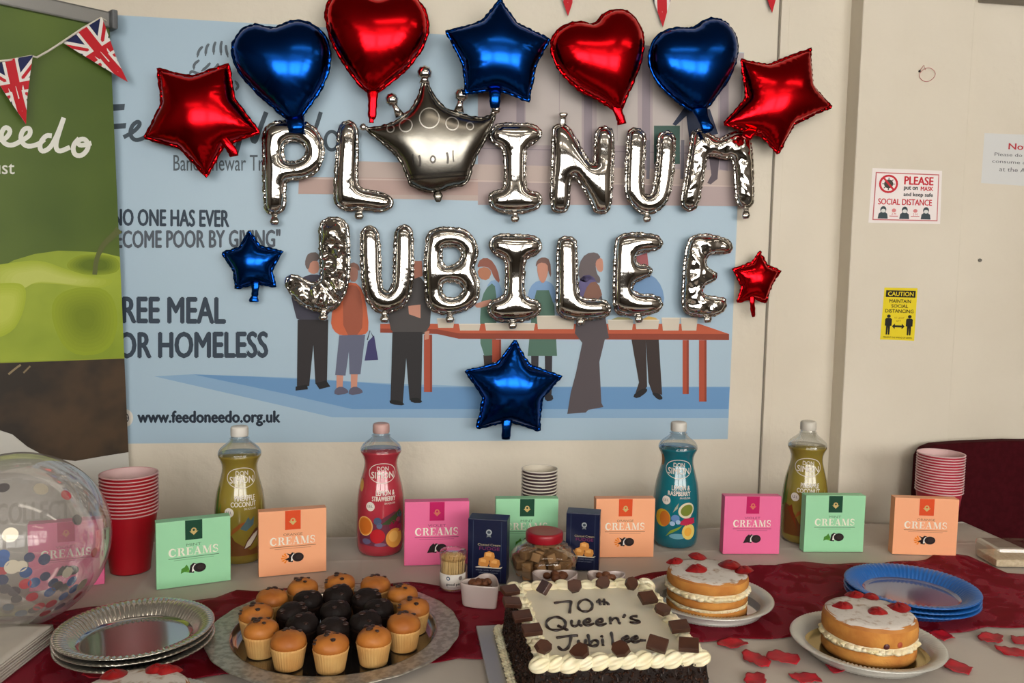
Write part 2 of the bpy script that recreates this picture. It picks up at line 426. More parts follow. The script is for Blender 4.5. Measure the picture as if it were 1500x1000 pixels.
# street bin, figure climbing the steps
pr.rect(958, 184, 996, 240, (64, 92, 84), 5)
for a in (950, 962, 1000): pr.line([(a, 205), (a - 1, 262)], 5, (120, 116, 126), 5)
pr.poly([(985, 182), (1002, 158), (1018, 158), (990, 184)], (52, 60, 82), 6); pr.poly([(1004, 158), (1040, 160), (1052, 196), (1010, 206)], (48, 56, 80), 6)
pr.poly([(1038, 225), (1054, 228), (1051, 262), (1041, 270), (1036, 268), (1042, 256)], (94, 84, 92), 5)
# lettering
NAVY = (54, 66, 80)
pr.text('"NO ONE HAS EVER', 157, 330, 336, 305, NAVY, 2, .032, slope=.012)
pr.text('BECOME POOR BY GIVING"', 158, 363, 411, 337, (84, 92, 102), 2, .028, slope=-.004)
pr.text('FREE MEAL', 162, 472, 331, 435, NAVY, 2, .036, slope=.006)
pr.text('FOR HOMELESS', 157, 524, 393, 487, NAVY, 2, .036, slope=-.004)
pr.text('www.feedoneedo.org.uk', 201, 624, 411, 602, (34, 44, 58), 2, .04, slope=-.002)
pr.disc(184, 612, 11, 13, (212, 206, 196), 2); pr.ring(182, 612, 7, 8, 1.6, (70, 74, 80), 3); pr.line([(182, 604), (182, 620)], 1.2, (70, 74, 80), 3); pr.line([(175, 612), (189, 612)], 1.2, (70, 74, 80), 3)
pr.text('Bandeshewar Trust', 254, 250, 410, 227, (84, 94, 102), 2, .004)
SC = (66, 78, 88)
pr.poly([(158, 153), (183, 152), (182, 161), (158, 163)], SC, 2); pr.poly([(158, 182), (185, 180), (184, 188), (158, 190)], SC, 2)
pr.line([(181, 201), (196, 193), (206, 182), (202, 177), (193, 184), (190, 197), (197, 206), (210, 203), (222, 192)], 6, SC, 2, 2)
pr.line([(346, 224), (356, 186), (362, 176), (367, 190), (372, 212), (378, 196), (390, 164)], 7, SC, 2, 2)
pr.line([(432, 205), (446, 192), (452, 205), (462, 190), (470, 164)], 6, SC, 2, 2)
pr.ring(486, 206, 12, 16, 5, SC, 2)
for a in ([(289, 84), (291, 74), (297, 68)], [(301, 82), (302, 70), (306, 64)], [(313, 80), (313, 68), (316, 61)], [(324, 81), (323, 68), (325, 60)], [(334, 84), (331, 72), (331, 66)],
          [(284, 102), (284, 94), (292, 88)], [(295, 104), (303, 98), (308, 92)], [(311, 103), (317, 98), (320, 93)], [(277, 110), (280, 104), (286, 106), (300, 112)], [(344, 118), (350, 126), (345, 132)]):
    pr.line(a, [2, 4, 4, 3], (92, 102, 110), 2, 2)
# serving table
pr.poly([(557, 474), (1024, 474), (1068, 489), (672, 488), (640, 482), (557, 481)], (186, 90, 62), 4)
pr.poly([(557, 481), (640, 482), (672, 488), (1068, 489), (1068, 498), (672, 496), (640, 489), (557, 487)], (142, 66, 48), 4)
for a, b, c, d in ((621, 633, 490, 574), (1000, 1009, 498, 577), (1024, 1035, 498, 588), (721, 734, 497, 530)):
    pr.rect(a, c, b, d, (170, 78, 56), 4); pr.rect(b - 3, c, b, d, (140, 64, 46), 5)
TR = (206, 196, 180)
for a, b, c, d in ((890, 928, 468, 483), (930, 966, 468, 482), (969, 996, 465, 484), (997, 1022, 465, 484), (786, 842, 462, 482), (710, 784, 473, 484), (672, 704, 474, 484), (640, 666, 466, 480)):
    pr.poly([(a, c), (b, c), (b - 2, d), (a + 2, d)], TR, 8.5)
    pr.rect(a, c, b, c + 1.5, (222, 212, 196), 9)
pr.poly([(895, 468), (905, 464), (920, 465), (927, 468)], (150, 146, 100), 9.5); pr.poly([(940, 468), (950, 463), (960, 465), (964, 468)], (206, 170, 92), 9.5)
# people printed on the banner
def shape(c, pts, L=7, sm=0):
    for _ in range(sm): pts = chaikin(pts)
    pr.poly(pts, c, L)
shape((64, 62, 76), [(426, 432), (436, 412), (450, 402), (470, 402), (483, 415), (484, 470), (436, 472), (430, 450)], 5, 1)
shape((46, 42, 44), [(436, 468), (481, 468), (479, 559), (462, 562), (459, 505), (453, 565), (435, 566)], 6)
shape((30, 28, 32), [(433, 566), (450, 563), (451, 570), (433, 572)], 7); shape((30, 28, 32), [(462, 561), (478, 557), (484, 566), (468, 570)], 7)
shape(SK, [(452, 380), (466, 380), (468, 398), (458, 402), (450, 396)], 6, 1); shape((108, 96, 94), [(447, 380), (452, 370), (466, 369), (468, 382), (455, 382), (452, 396), (447, 390)], 7, 1)
shape((196, 98, 64), [(484, 470), (492, 430), (508, 413), (526, 415), (536, 440), (541, 482), (534, 491), (500, 492), (488, 484)], 5, 1)
shape((156, 84, 62), [(502, 430), (512, 416), (526, 420), (532, 450), (530, 490), (503, 491)], 6, 1)
shape((174, 124, 108), [(511, 389), (519, 385), (525, 395), (523, 413), (512, 412)], 6, 1); shape((150, 110, 98), [(510, 391), (516, 383), (526, 388), (527, 398), (520, 391)], 7, 1)
shape((98, 102, 124), [(497, 491), (535, 490), (528, 548), (512, 548), (511, 515), (506, 550), (491, 549)], 6)
for a in (497, 518):
    shape(SK, [(a - 4, 547), (a + 6, 547), (a + 5, 568), (a - 4, 568)], 5); shape((92, 90, 108), [(a - 7, 570), (a + 2, 565), (a + 12, 570), (a + 14, 576), (a - 7, 579)], 7, 1)
shape((62, 60, 106), [(534, 528), (539, 500), (548, 491), (554, 527)], 6); pr.line([(538, 498), (542, 484), (547, 494)], 1.5, (50, 50, 66), 6)
shape((74, 70, 70), [(566, 430), (576, 410), (600, 402), (622, 408), (632, 444), (629, 488), (600, 492), (574, 490), (568, 460)], 6, 1)
shape((44, 42, 44), [(575, 486), (619, 486), (617, 585), (600, 586), (595, 524), (590, 591), (572, 587)], 7)
shape((28, 28, 30), [(570, 585), (588, 587), (594, 594), (572, 592)], 8, 1); shape((28, 28, 30), [(600, 583), (614, 582), (620, 590), (603, 590)], 8, 1)
shape((186, 124, 104), [(606, 382), (618, 382), (619, 404), (607, 408)], 7); shape(SK, [(598, 448), (616, 446), (616, 466), (599, 460)], 8); shape(SK, [(622, 486), (629, 484), (628, 496), (622, 498)], 8)
shape((132, 164, 200), [(712, 420), (722, 408), (734, 416), (738, 448), (716, 452)], 3.0, 1); shape((84, 118, 104), [(703, 448), (710, 424), (724, 412), (728, 440), (726, 520), (704, 521)], 3.3, 1)
shape((58, 48, 46), [(708, 520), (724, 520), (723, 545), (710, 545)], 2.8)
shape((148, 92, 78), [(698, 392), (704, 378), (718, 378), (729, 394), (733, 416), (724, 408), (718, 392), (706, 390)], 7, 1); shape((182, 122, 94), [(699, 394), (712, 390), (721, 398), (715, 411), (702, 408)], 7, 1)
shape(SK, [(694, 446), (710, 440), (722, 438), (720, 446), (700, 452)], 7, 1)
shape((126, 160, 200), [(772, 440), (776, 420), (788, 410), (806, 412), (814, 424), (814, 448), (772, 448)], 3.0, 1); shape((80, 112, 98), [(786, 425), (804, 425), (812, 448), (816, 521), (773, 521), (780, 448)], 3.3)
shape(SK, [(787, 386), (794, 378), (803, 384), (803, 400), (798, 414), (792, 414), (787, 400)], 7, 1); shape((122, 92, 84), [(784, 392), (787, 380), (796, 376), (806, 380), (808, 408), (803, 398), (802, 386), (790, 384)], 8, 1)
for a in (783, 803): shape((52, 48, 54), [(a - 5, 521), (a + 6, 521), (a + 5, 578), (a - 4, 578)], 2.8); shape((40, 38, 44), [(a - 6, 577), (a + 6, 577), (a + 8, 586), (a - 4, 588)], 2.8, 1)
shape((84, 76, 80), [(847, 440), (850, 420), (868, 408), (880, 424), (892, 495), (886, 497), (878, 530), (881, 590), (884, 596), (862, 600), (858, 604), (831, 606), (836, 575), (844, 545), (853, 502), (842, 488)], 6)
shape((100, 92, 134), [(846, 426), (850, 404), (868, 402), (878, 420), (862, 426), (850, 438)], 7, 1); shape((132, 94, 80), [(852, 440), (862, 414), (876, 412), (884, 438)], 7.8, 1)
shape((106, 96, 98), [(848, 410), (848, 386), (858, 371), (874, 369), (881, 378), (872, 386), (874, 400), (880, 408), (878, 416), (866, 408), (858, 414)], 7, 1); shape(SK, [(874, 380), (882, 377), (884, 388), (883, 398), (876, 398), (872, 388)], 8, 1)
shape((118, 152, 192), [(926, 404), (940, 398), (958, 404), (970, 420), (974, 442), (966, 446), (926, 440)], 3.3, 1); shape((164, 92, 96), [(930, 376), (948, 370), (950, 388), (934, 390)], 3.6); shape((150, 130, 126), [(936, 388), (950, 386), (954, 400), (940, 404)], 3.3, 1)
shape((58, 48, 46), [(925, 497), (946, 497), (948, 566), (940, 576), (930, 578), (936, 560)], 2.8); shape((58, 48, 46), [(946, 497), (965, 497), (970, 578), (956, 576), (950, 560)], 2.8)
shape((34, 32, 36), [(926, 580), (938, 570), (948, 568), (948, 574), (934, 584)], 6, 1); shape((34, 32, 36), [(953, 574), (966, 576), (972, 584), (964, 586)], 6, 1)
tag(mb.build('wall_banner'), 'wide pale blue banner on the wall printed with people at a serving table', 'banner')

# ================================================================== roll-up banner at the left
RP = Vector((-.583, .116, 1.2)); rs = .78; RD = Vector((1, rs, 0)).normalized(); RN = Vector((rs, -1, 0)).normalized()
RU = lambda u, v, L: tuple(on_plane(u, v, RP, RN) + RN * (.00035 * L))
t = thing('roll_up_banner', 'green roll-up banner with a half rotten apple picture standing at left', 'banner', (0, 0, 0))
mb = MB(); pr = Print(mb, RU)
green = mat('print_olive_green', (92, 112, 38), .45, rgb2=(70, 92, 26), nscale=2.5)
right = lambda y: 160 + (y - 30) * 28 / 630.0
LX = -150
pr.poly([(LX, 1 - 40), (right(36) - 140, 3), (right(36), 36), (right(960), 960), (LX, 1100)], (196, 194, 186), 0)
pr.poly([(LX, -40), (20, 3), (right(36), 36), (right(420), 420), (LX, 420)], green, 1)
apple = mat('print_green_apple', (160, 176, 56), .45, rgb2=(132, 152, 40), nscale=6)
apple2 = mat('print_apple_light', (190, 196, 96), .45, rgb2=(172, 184, 78), nscale=9)
rot = mat('print_rotten_apple', (76, 58, 40), .45, rgb2=(44, 36, 28), nscale=9, contrast=(.4, .62))
body = [(LX, 392), (-20, 398), (0, 392), (20, 381), (50, 372), (85, 367), (120, 368), (150, 370), (right(380), 376), (right(524), 524), (90, 527), (LX, 536)]
pr.poly(body, apple, 2)
pr.soft(chaikin(chaikin([(-30, 392), (20, 384), (60, 380), (100, 396), (140, 406), (170, 410), (150, 424), (90, 416), (40, 414), (0, 440), (-40, 440)])), (162, 178, 60), (190, 198, 104), 3, 7, .6)
pr.soft(chaikin(chaikin([(-40, 420), (20, 412), (40, 420), (34, 460), (14, 492), (-40, 500)])), (162, 178, 56), (186, 196, 86), 5, 6, .6)
pr.soft(chaikin(chaikin([(92, 390), (112, 373), (150, 372), (174, 378), (175, 398), (150, 403), (118, 402)])), (150, 166, 54), (98, 116, 40), 5.5, 6, .6)
pr.soft(chaikin(chaikin([(78, 432), (120, 418), (162, 424), (175, 470), (160, 518), (100, 522), (74, 470)])), (152, 168, 52), (120, 136, 42), 3, 8, .8)
pr.line([(138, 402), (140, 380), (150, 358), (166, 344), (right(336), 336)], [7, 7, 8, 9, 11], (98, 104, 62), 8, 2)
pr.poly([(LX, 536), (90, 527), (right(524), 524), (right(662), 662), (150, 668), (110, 675), (70, 670), (40, 654), (18, 636), (0, 630), (LX, 560)], rot, 2)
pr.line([(12, 548), (24, 538), (30, 534)], 3, (150, 134, 104), 4, 2); pr.line([(34, 546), (44, 536)], 2.5, (140, 124, 96), 4)
pr.line([(LX, 536), (90, 527.5), (right(524), 524)], 1.6, (150, 160, 60), 5)
W_ = (226, 226, 216)
cs = lambda P: [(x / 2.94, y / 2.94) for x, y in P]
pr.line(cs([(-40, 560), (0, 608), (30, 592), (46, 562), (22, 544), (2, 575), (10, 615), (50, 630), (100, 600)]), 7, W_, 4, 2)
pr.line(cs([(96, 604), (130, 582), (128, 550), (98, 556), (84, 600), (112, 634), (165, 622), (190, 600)]), 7, W_, 4, 2)
pr.line(cs([(222, 585), (196, 582), (168, 620), (176, 656), (214, 640), (242, 588), (262, 540), (278, 494), (256, 560), (236, 628), (250, 656), (300, 634)]), 7, W_, 4, 2)
pr.line(cs([(340, 596), (312, 626), (318, 668), (354, 672), (384, 632), (366, 596), (332, 604), (340, 630), (392, 616)]), 7, W_, 4, 2)
pr.text('Trust', -38, 255, 21, 236, W_, 4, .01)
pr.text('COLLECT', -6, 768, 104, 738, (177, 174, 166), 3, .03, slope=-.06)
mb.build('sheet', t)
mb = MB(); a = on_plane(LX, -46, RP, RN); b = on_plane(right(32), 30, RP, RN); zt = b.z
a = b - RD * .85
mb.box((a + b) / 2 - RN * .006, (.85, .03, .034), mat('brushed_aluminium', (150, 150, 148), .35, .85), rot=Matrix.Rotation(math.atan2(RD.y, RD.x), 3, 'Z'), bevel=.004)
mb.box(b + RN * .004 + RD * .004, (.012, .036, .04), mat('grey_plastic', (90, 92, 94), .5), rot=Matrix.Rotation(math.atan2(RD.y, RD.x), 3, 'Z'), bevel=.003)
mb.build('top_rail', t)
mb = MB(); c = (a + b) / 2
mb.box((c.x, c.y, .05), (.86, .10, .09), _M['brushed_aluminium'], rot=Matrix.Rotation(math.atan2(RD.y, RD.x), 3, 'Z'), bevel=.01); mb.build('base', t)
mb = MB(); mb.box((c.x - RN.x * .03, c.y - RN.y * .03, .5 * (zt + .09)), (.02, .02, zt - .1), _M['brushed_aluminium'], rot=Matrix.Rotation(math.atan2(RD.y, RD.x), 3, 'Z')); mb.build('pole', t)

# ================================================================== flag bunting
def clip_tri(poly, tri):
    out = poly
    for i in range(3):
        a, b = tri[i], tri[(i + 1) % 3]; inp = out; out = []
        side = lambda p: (b[0] - a[0]) * (p[1] - a[1]) - (b[1] - a[1]) * (p[0] - a[0])
        for j in range(len(inp)):
            p, q = inp[j], inp[(j + 1) % len(inp)]; sp, sq = side(p), side(q)
            if sp >= 0: out.append(p)
            if sp * sq < 0: k = sp / (sp - sq); out.append((p[0] + (q[0] - p[0]) * k, p[1] + (q[1] - p[1]) * k))
        if not out: return []
    return out
def pennant(parent, A, B, T, nrm):
    """union flag on a triangle with top corners A,B and tip T"""
    mb = MB(); mid = (A + B) / 2; hw = (B - A).length / 2; ln = (T - mid).length
    mp = lambda u, v, L: tuple(mid + (B - A) * (u / 2) + (T - mid) * (-v) + nrm * (.0004 * L) + nrm * .006 * math.sin(3 * v + u))
    tri = [(-1, 0), (0, -1), (1, 0)]
    k = ln / hw
    pr = Print(mb, mp, seg=.35)
    def P(pts, c, L):
        q = clip_tri(pts, tri)
        if len(q) > 2: pr.poly(q, c, L)
    def bar(x0, y0, x1, y1, wd, c, L):   # in units where u and v*k are isotropic
        dx, dy = x1 - x0, (y1 - y0) * k; l = math.hypot(dx, dy); nx, ny = -dy / l * wd / 2, dx / l * wd / 2 / k
        P([(x0 + nx, y0 + ny), (x1 + nx, y1 + ny), (x1 - nx, y1 - ny), (x0 - nx, y0 - ny)], c, L)
    NV = (30, 36, 78); WH = (224, 220, 214); RD_ = (188, 32, 42); cy = -.42
    P([(-1.2, .1), (-1.2, -1.2), (1.2, -1.2), (1.2, .1)], NV, 0)
    d = 1.3
    for s in (-1, 1):
        bar(-s * d, cy - d / k * .9, s * d, cy + d / k * .9, .40, WH, 1)
        bar(-s * d, cy - d / k * .9, s * d, cy + d / k * .9, .14, RD_, 2)
    bar(0, .1, 0, -1.2, .66, WH, 3); bar(-1.2, cy, 1.2, cy, .60, WH, 3)
    bar(0, .1, 0, -1.2, .42, RD_, 4); bar(-1.2, cy, 1.2, cy, .36, RD_, 4)
    o = mb.build('pennant', parent)
cord_m = mat('white_cord', (206, 200, 186), .7)
off = RN * .03
t = thing('bunting', 'union flag bunting hanging across the green roll-up banner top', 'bunting', (0, 0, 0))
g = lambda u, v: on_plane(u, v, RP + off, RN)
pennant(t, g(-20, 92), g(46.6, 81.6), g(38, 182), RN)
pennant(t, g(92, 61), g(148, 26), g(187, 120), RN)
mb = MB(); mb.tube([g(-20, 92), g(14, 88), g(46, 82), g(54, 84), g(72, 74), g(92, 61), g(120, 42), g(148, 26), g(156, 31)], .0022, cord_m, 8); mb.build('cord', t)
t = thing('bunting', 'union flag bunting along the wall above the balloons, only flag tips in view', 'bunting', (0, 0, 0))
g = lambda u, v: at(u, v, WY - .012)
nn = Vector((0, -1, 0))
for a, b, c in (((800, -78), (866, -76), (832, 24)), ((935, -72), (1004, -70), (971, 40)), ((1098, -82), (1162, -80), (1131, 19))): pennant(t, g(*a), g(*b), g(*c), nn)
mb = MB(); mb.tube([g(760, -84), g(800, -78), g(866, -76), g(900, -70), g(935, -72), g(1004, -70), g(1050, -72), g(1098, -82), g(1162, -80), g(1200, -88)], .0022, cord_m, 8); mb.build('cord', t)
# ================================================================== foil balloons
def foil(name, rgb, rough=.13, b1=(38, .1, .002), tintvar=None):
    return mat(name, rgb, rough, 1.0, bump=b1)
SILVER = foil('silver_foil', (206, 202, 196), .08, (16, .06, .004)); CRUMPLE = foil('crumpled_silver_foil', (206, 202, 196), .09, (24, .45, .010))
CROWN = foil('pewter_foil', (128, 124, 116), .25, (60, .10, .002))
BLUE = foil('blue_foil', (10, 62, 140), .2, (9, .09, .006)); REDF = foil('red_foil', (204, 12, 22), .19, (9, .10, .006))
def resample(P, sp, closed=True):
    P = np.array(P, float); Q = np.vstack([P, P[:1]]) if closed else P
    d = np.linalg.norm(np.diff(Q, axis=0), axis=1); s = np.concatenate([[0], np.cumsum(d)]); n = max(8, int(round(s[-1] / sp)))
    t = np.linspace(0, s[-1], n, endpoint=not closed)
    return np.stack([np.interp(t, s, Q[:, 0]), np.interp(t, s, Q[:, 1])], 1)
def area2(P): x, y = P[:, 0], P[:, 1]; return 0.5 * np.sum(x * np.roll(y, -1) - y * np.roll(x, -1))
def inside(pts, loops):
    r = np.zeros(len(pts), bool)
    for P in loops:
        A = P; B = np.roll(P, -1, 0)
        for a, b in zip(A, B):
            c = ((a[1] > pts[:, 1]) != (b[1] > pts[:, 1]))
            if c.any():
                x = (b[0] - a[0]) * (pts[:, 1] - a[1]) / (b[1] - a[1] if b[1] != a[1] else 1e-12) + a[0]
                r ^= c & (pts[:, 0] < x)
    return r
def offset(P, d):
    t = np.roll(P, -1, 0) - np.roll(P, 1, 0); t /= np.maximum(np.linalg.norm(t, axis=1, keepdims=True), 1e-9)
    n = np.stack([t[:, 1], -t[:, 0]], 1); return P + n * d
def inflate(loops, k, sp, seed, wr=.035, wl=.011, back=.8, crumple=0.0, hmax=None, soft=0):
    rng = np.random.default_rng(seed)
    loops = [resample(P, sp) for P in loops]
    loops = [P if (area2(P) > 0) == (i == 0) else P[::-1] for i, P in enumerate(loops)]
    B = np.vstack(loops); E = []; o = 0; S = []
    for P in loops:
        n = len(P); E += [(o + i, o + (i + 1) % n) for i in range(n)]; o += n; S.append(np.arange(n) * sp)
    S = np.concatenate(S)
    lo, hi = B.min(0), B.max(0); xs = np.arange(lo[0], hi[0], sp); ys = np.arange(lo[1], hi[1], sp * .866)
    gx, gy = np.meshgrid(xs, ys); gx = gx + (np.arange(len(ys)) % 2)[:, None] * sp / 2
    I = np.stack([gx.ravel(), gy.ravel()], 1) + rng.normal(0, sp * .05, (gx.size, 2)); I = I[inside(I, loops)]
    D = np.sqrt(((I[:, None] - B[None]) ** 2).sum(2)); I = I[D.min(1) > sp * .62]
    V0 = np.vstack([B, I])
    vc, ed, fc, *_ = delaunay_2d_cdt([Vector(p) for p in V0], E, [], 0, 1e-7)
    V = np.array([p[:] for p in vc]); T = np.array([f for f in fc if len(f) == 3], int)
    T = T[inside(V[T].mean(1), loops)]
    a, b, c = V[T[:, 0]], V[T[:, 1]], V[T[:, 2]]
    ar = .5 * ((b[:, 0] - a[:, 0]) * (c[:, 1] - a[:, 1]) - (b[:, 1] - a[:, 1]) * (c[:, 0] - a[:, 0]))
    fl = ar < 0; T[fl] = T[fl][:, ::-1]; ar = np.abs(ar)
    D = np.sqrt(((V[:, None] - B[None]) ** 2).sum(2)); dist = D.min(1); near = D.argmin(1); bd = dist < sp * .05
    n = len(V); Ii = []; Jj = []; Wt = []
    for q in range(3):
        i, j, l = T[:, q], T[:, (q + 1) % 3], T[:, (q + 2) % 3]
        u = V[i] - V[l]; v = V[j] - V[l]; cr = np.abs(u[:, 0] * v[:, 1] - u[:, 1] * v[:, 0]) + 1e-12
        Ii.append(i); Jj.append(j); Wt.append(np.clip((u * v).sum(1) / cr, .02, 5) * .5)
    Ii, Jj, Wt = map(np.concatenate, (Ii, Jj, Wt))
    M = np.bincount(T.ravel(), np.repeat(ar / 3, 3), n); fr = ~bd
    def L(x):
        d = Wt * (x[Ii] - x[Jj]); return (np.bincount(Ii, d, n) - np.bincount(Jj, d, n)) * fr
    x = np.zeros(n); r = M * fr; p = r.copy(); rr = r @ r
    for _ in range(600):
        Ap = L(p); al = rr / max(p @ Ap, 1e-30); x += al * p; r -= al * Ap; r2 = r @ r
        if r2 < 1e-14 * (M @ M): break
        p = r + r2 / rr * p; rr = r2
    h = k * np.sqrt(np.maximum(2 * x, 0))
    if hmax: h = hmax * np.tanh(h / hmax)
    if soft: h = h * (1 - soft) + soft * h.max() * np.sin(np.clip(h / h.max(), 0, 1) * PI / 2)
    ph = S[near] / wl; nz = np.array([noise.noise(Vector((q * .37, seed, 0))) for q in ph])
    wv = np.sin(2 * PI * ph + 5 * nz) * (.55 + .9 * nz)
    h2 = h * (1 + wr * wv * np.exp(-dist / (wl * .9)))
    if crumple:
        q = np.array([noise.noise(Vector((p[0] * 34, p[1] * 34, seed))) + 1.3 * abs(noise.noise(Vector((p[0] * 58, p[1] * 40, seed + 3)))) - .3 for p in V])
        h2 = h2 * (1 + crumple * q)
    h2 = np.maximum(h2, 0); h2[bd] = 0
    return V, T, h2, h * back, bd, loops
def foil_mesh(loops_px, Y, m, k, sp, seed, inset=.003, flange=.0042, **kw):
    loops = [np.array([(at(x, y, Y).x, at(x, y, Y).z) for x, y in P]) for P in loops_px]
    loops = [resample(P, sp) for P in loops]
    loops = [P if (area2(P) > 0) == (i == 0) else P[::-1] for i, P in enumerate(loops)]
    loops = [offset(P, -inset) for P in loops]
    V, T, hf, hb, bd, lp = inflate(loops, k, sp, seed, **kw)
    mb = MB(); n = len(V); idx = np.where(bd, np.arange(n), np.arange(n) + n)
    vs = [(p[0], -h, p[1]) for p, h in zip(V, hf)] + [(p[0], h, p[1]) for p, h in zip(V, hb)]
    fs = [list(t) for t in T] + [[int(idx[q]) for q in t[::-1]] for t in T]
    mb.add(vs, fs, m, True)
    sm = MB(); rng = np.random.default_rng(seed + 99)
    for P in lp:
        c = len(P); f = flange * (.55 + .9 * rng.random(c)); f = (f + np.roll(f, 1)) / 2
        t = np.roll(P, -1, 0) - np.roll(P, 1, 0); t /= np.maximum(np.linalg.norm(t, axis=1, keepdims=True), 1e-9); nn = np.stack([t[:, 1], -t[:, 0]], 1)
        O = P + nn * f[:, None]; yy = .0022 * np.sin(np.cumsum(sp / (.007 + .012 * rng.random(c))) * 2 * PI) * (.2 + 1.2 * rng.random(c))
        I = P - nn * .001
        k0 = [(I[i][0], -.0006, I[i][1]) for i in range(c)] + [(O[i][0], yy[i] - .0003, O[i][1]) for i in range(c)] + [(O[i][0], yy[i] + .0003, O[i][1]) for i in range(c)] + [(I[i][0], .0006, I[i][1]) for i in range(c)]
        F = []
        for i in range(c):
            j = (i + 1) % c
            for a, b in ((0, 1), (1, 2), (2, 3)): F.append([a * c + i, a * c + j, b * c + j, b * c + i])
        sm.add(k0, F, m, True)
    return mb, sm, np.vstack(lp)
def balloon(name, label, group, outline, Y, m, k=.75, sp=.0042, seed=1, smooth=2, holes=(), tail=None, cat='balloon', **kw):
    def sm_(P):
        for _ in range(smooth): P = chaikin(P)
        return P
    mb, smb, B = foil_mesh([sm_(outline)] + [sm_(h) for h in holes], Y, m, k, sp, seed, **kw)
    c = B.mean(0); t = thing(name, label, cat, (c[0], Y, c[1]), 0, group)
    for q in (mb, smb): q.v = [(v[0] - c[0], v[1], v[2] - c[1]) for v in q.v]
    mb.build('body', t); smb.build('seam', t)
    if tail:
        tb_ = MB(); pts = []; rs = []
        for (x, y, wd, dy) in tail:
            p = at(x, y, Y + dy); pts.append((p.x - c[0], dy, p.z - c[1])); rs.append(wd * .00163 / 2)
        fine = [pts[0]]; fr = [rs[0]]
        for i in range(1, len(pts)):
            for q in (.33, .66, 1): fine.append(tuple(np.array(pts[i - 1]) * (1 - q) + np.array(pts[i]) * q)); fr.append(rs[i - 1] * (1 - q) + rs[i] * q + .0005 * math.sin(9 * q + i))
        tb_.tube(fine, fr, m, 14, flat=.38, side=(1, 0, .15)); tb_.build('tail', t)
    return t
LY = .108
def letter(ch, row, label, outline, holes=(), nub=None, seed=1, m=None, Y=LY, **kw):
    tail = None
    if nub: x, y, tx, ty = nub; tail = [(tx, ty, 9, 0), ((x + tx) / 2, (y + ty) / 2 - 1, 8, -.002), (x, y - 3, 12, -.004), (x, y, 13, -.005), (x, y + 4, 9, -.003)]
    return balloon('letter_balloon', label, 'silver letter balloons', outline, Y, m or SILVER, kw.pop('k', .68), .004, seed, 2, holes, tail, soft=kw.pop('soft', .35), **kw)
P_ = [(384, 205), (386, 189), (397, 179), (415, 176), (438, 177), (457, 182), (471, 198), (476, 219), (472, 243), (458, 258), (440, 264), (422, 264), (418.5, 268), (418.5, 300), (413, 311), (402, 315), (390, 311), (386, 300)]
letter('P', 1, 'silver foil letter P balloon, first letter of the upper row', P_, [[(415, 213), (424, 207), (437, 207), (447, 214), (449, 223), (442, 233), (429, 236.5), (416, 235)]], (402, 325, 402, 313), 11)
letter('L', 1, 'silver foil letter L balloon left of the crown', [(495, 186), (503, 177), (516, 177), (524.5, 186), (525, 214), (523, 268), (530, 276), (550, 279), (568, 284), (577, 294), (573, 306), (559, 311), (532, 307), (510, 309.5), (494, 304), (488, 290), (489, 268), (492, 232), (494, 205)], (), (526, 317, 528, 306), 12)
letter('I', 1, 'silver foil letter I balloon just right of the crown', [(716, 200), (718, 190), (728, 180), (756, 180), (781, 181), (793.5, 190), (793, 203), (781, 211), (772, 216), (770, 226), (770, 271), (774, 279), (789, 281), (795, 290), (791, 304), (775, 311), (754, 313), (733, 312), (717, 303), (715.5, 287), (724, 279), (735, 277), (738.5, 270), (738.5, 226), (734, 216), (722, 211)], (), (754.5, 321, 754.5, 312), 13)
letter('N', 1, 'silver foil letter N balloon of the upper row with a loop on top', [(808.5, 194), (811.5, 184), (823, 180), (834, 186), (849, 212), (866.5, 241), (870.4, 239), (870.4, 198), (876, 187), (887, 184), (898, 190), (900, 207), (897, 298), (891, 311), (880, 314), (870, 310), (866, 298), (842, 258), (836, 262), (835, 298), (830.5, 310), (819, 313), (808, 308), (806, 293), (808, 226)], (), (825.5, 168, 824, 184), 14)
letter('U', 1, 'silver foil letter U balloon of the upper row', [(918.5, 199), (922, 190), (932, 186), (943, 191), (947, 203), (941.5, 281), (949, 287), (956.5, 281), (963, 226), (963.5, 199), (972, 191), (983, 192), (990, 201), (988, 245), (983, 281), (975.5, 300), (962, 311), (949, 315), (934, 311), (920.5, 296), (914.5, 281), (916.5, 235)], (), (948, 321, 948, 312), 15)
letter('M', 1, 'silver foil letter M balloon ending the upper row', [(1013, 194), (1021, 188), (1034, 190), (1042, 198), (1053, 204), (1065, 196), (1080, 191), (1095, 194), (1101, 205), (1104, 264), (1105, 298), (1095, 306), (1082, 304), (1077, 291), (1074, 230), (1061, 233), (1050, 230), (1038, 228), (1035, 234), (1030, 264), (1025, 294), (1019, 306), (1006, 310), (998, 302), (997, 291), (1002, 264), (1008, 226)], (), (1093, 316, 1093, 303), 16, crumple=.2)
letter('J', 2, 'crumpled silver foil letter J balloon, first of the lower row', [(467.5, 331), (472, 322), (486, 317), (503, 320), (512, 332), (513, 401), (510, 419), (503, 438), (492, 453), (474, 457), (452, 453), (434, 442), (423.5, 428), (417, 418), (417, 408), (427, 401), (441, 405), (456, 415), (468, 412), (469.5, 400), (467.5, 363)], (), (473, 465, 474, 454), 17, m=CRUMPLE, k=.5, crumple=.85)
letter('U', 2, 'silver foil letter U balloon of the lower row', [(527, 351), (530.5, 335), (541, 329), (552, 334), (557.5, 351), (558.5, 420), (566.5, 428), (576, 421), (577, 355), (579, 335), (588, 328), (599, 330), (606, 342), (606, 400), (602.5, 432), (593.5, 449), (575.5, 457.5), (563, 460), (548.5, 456), (534, 436), (529.5, 418)], (), (563, 468, 563, 457), 18)
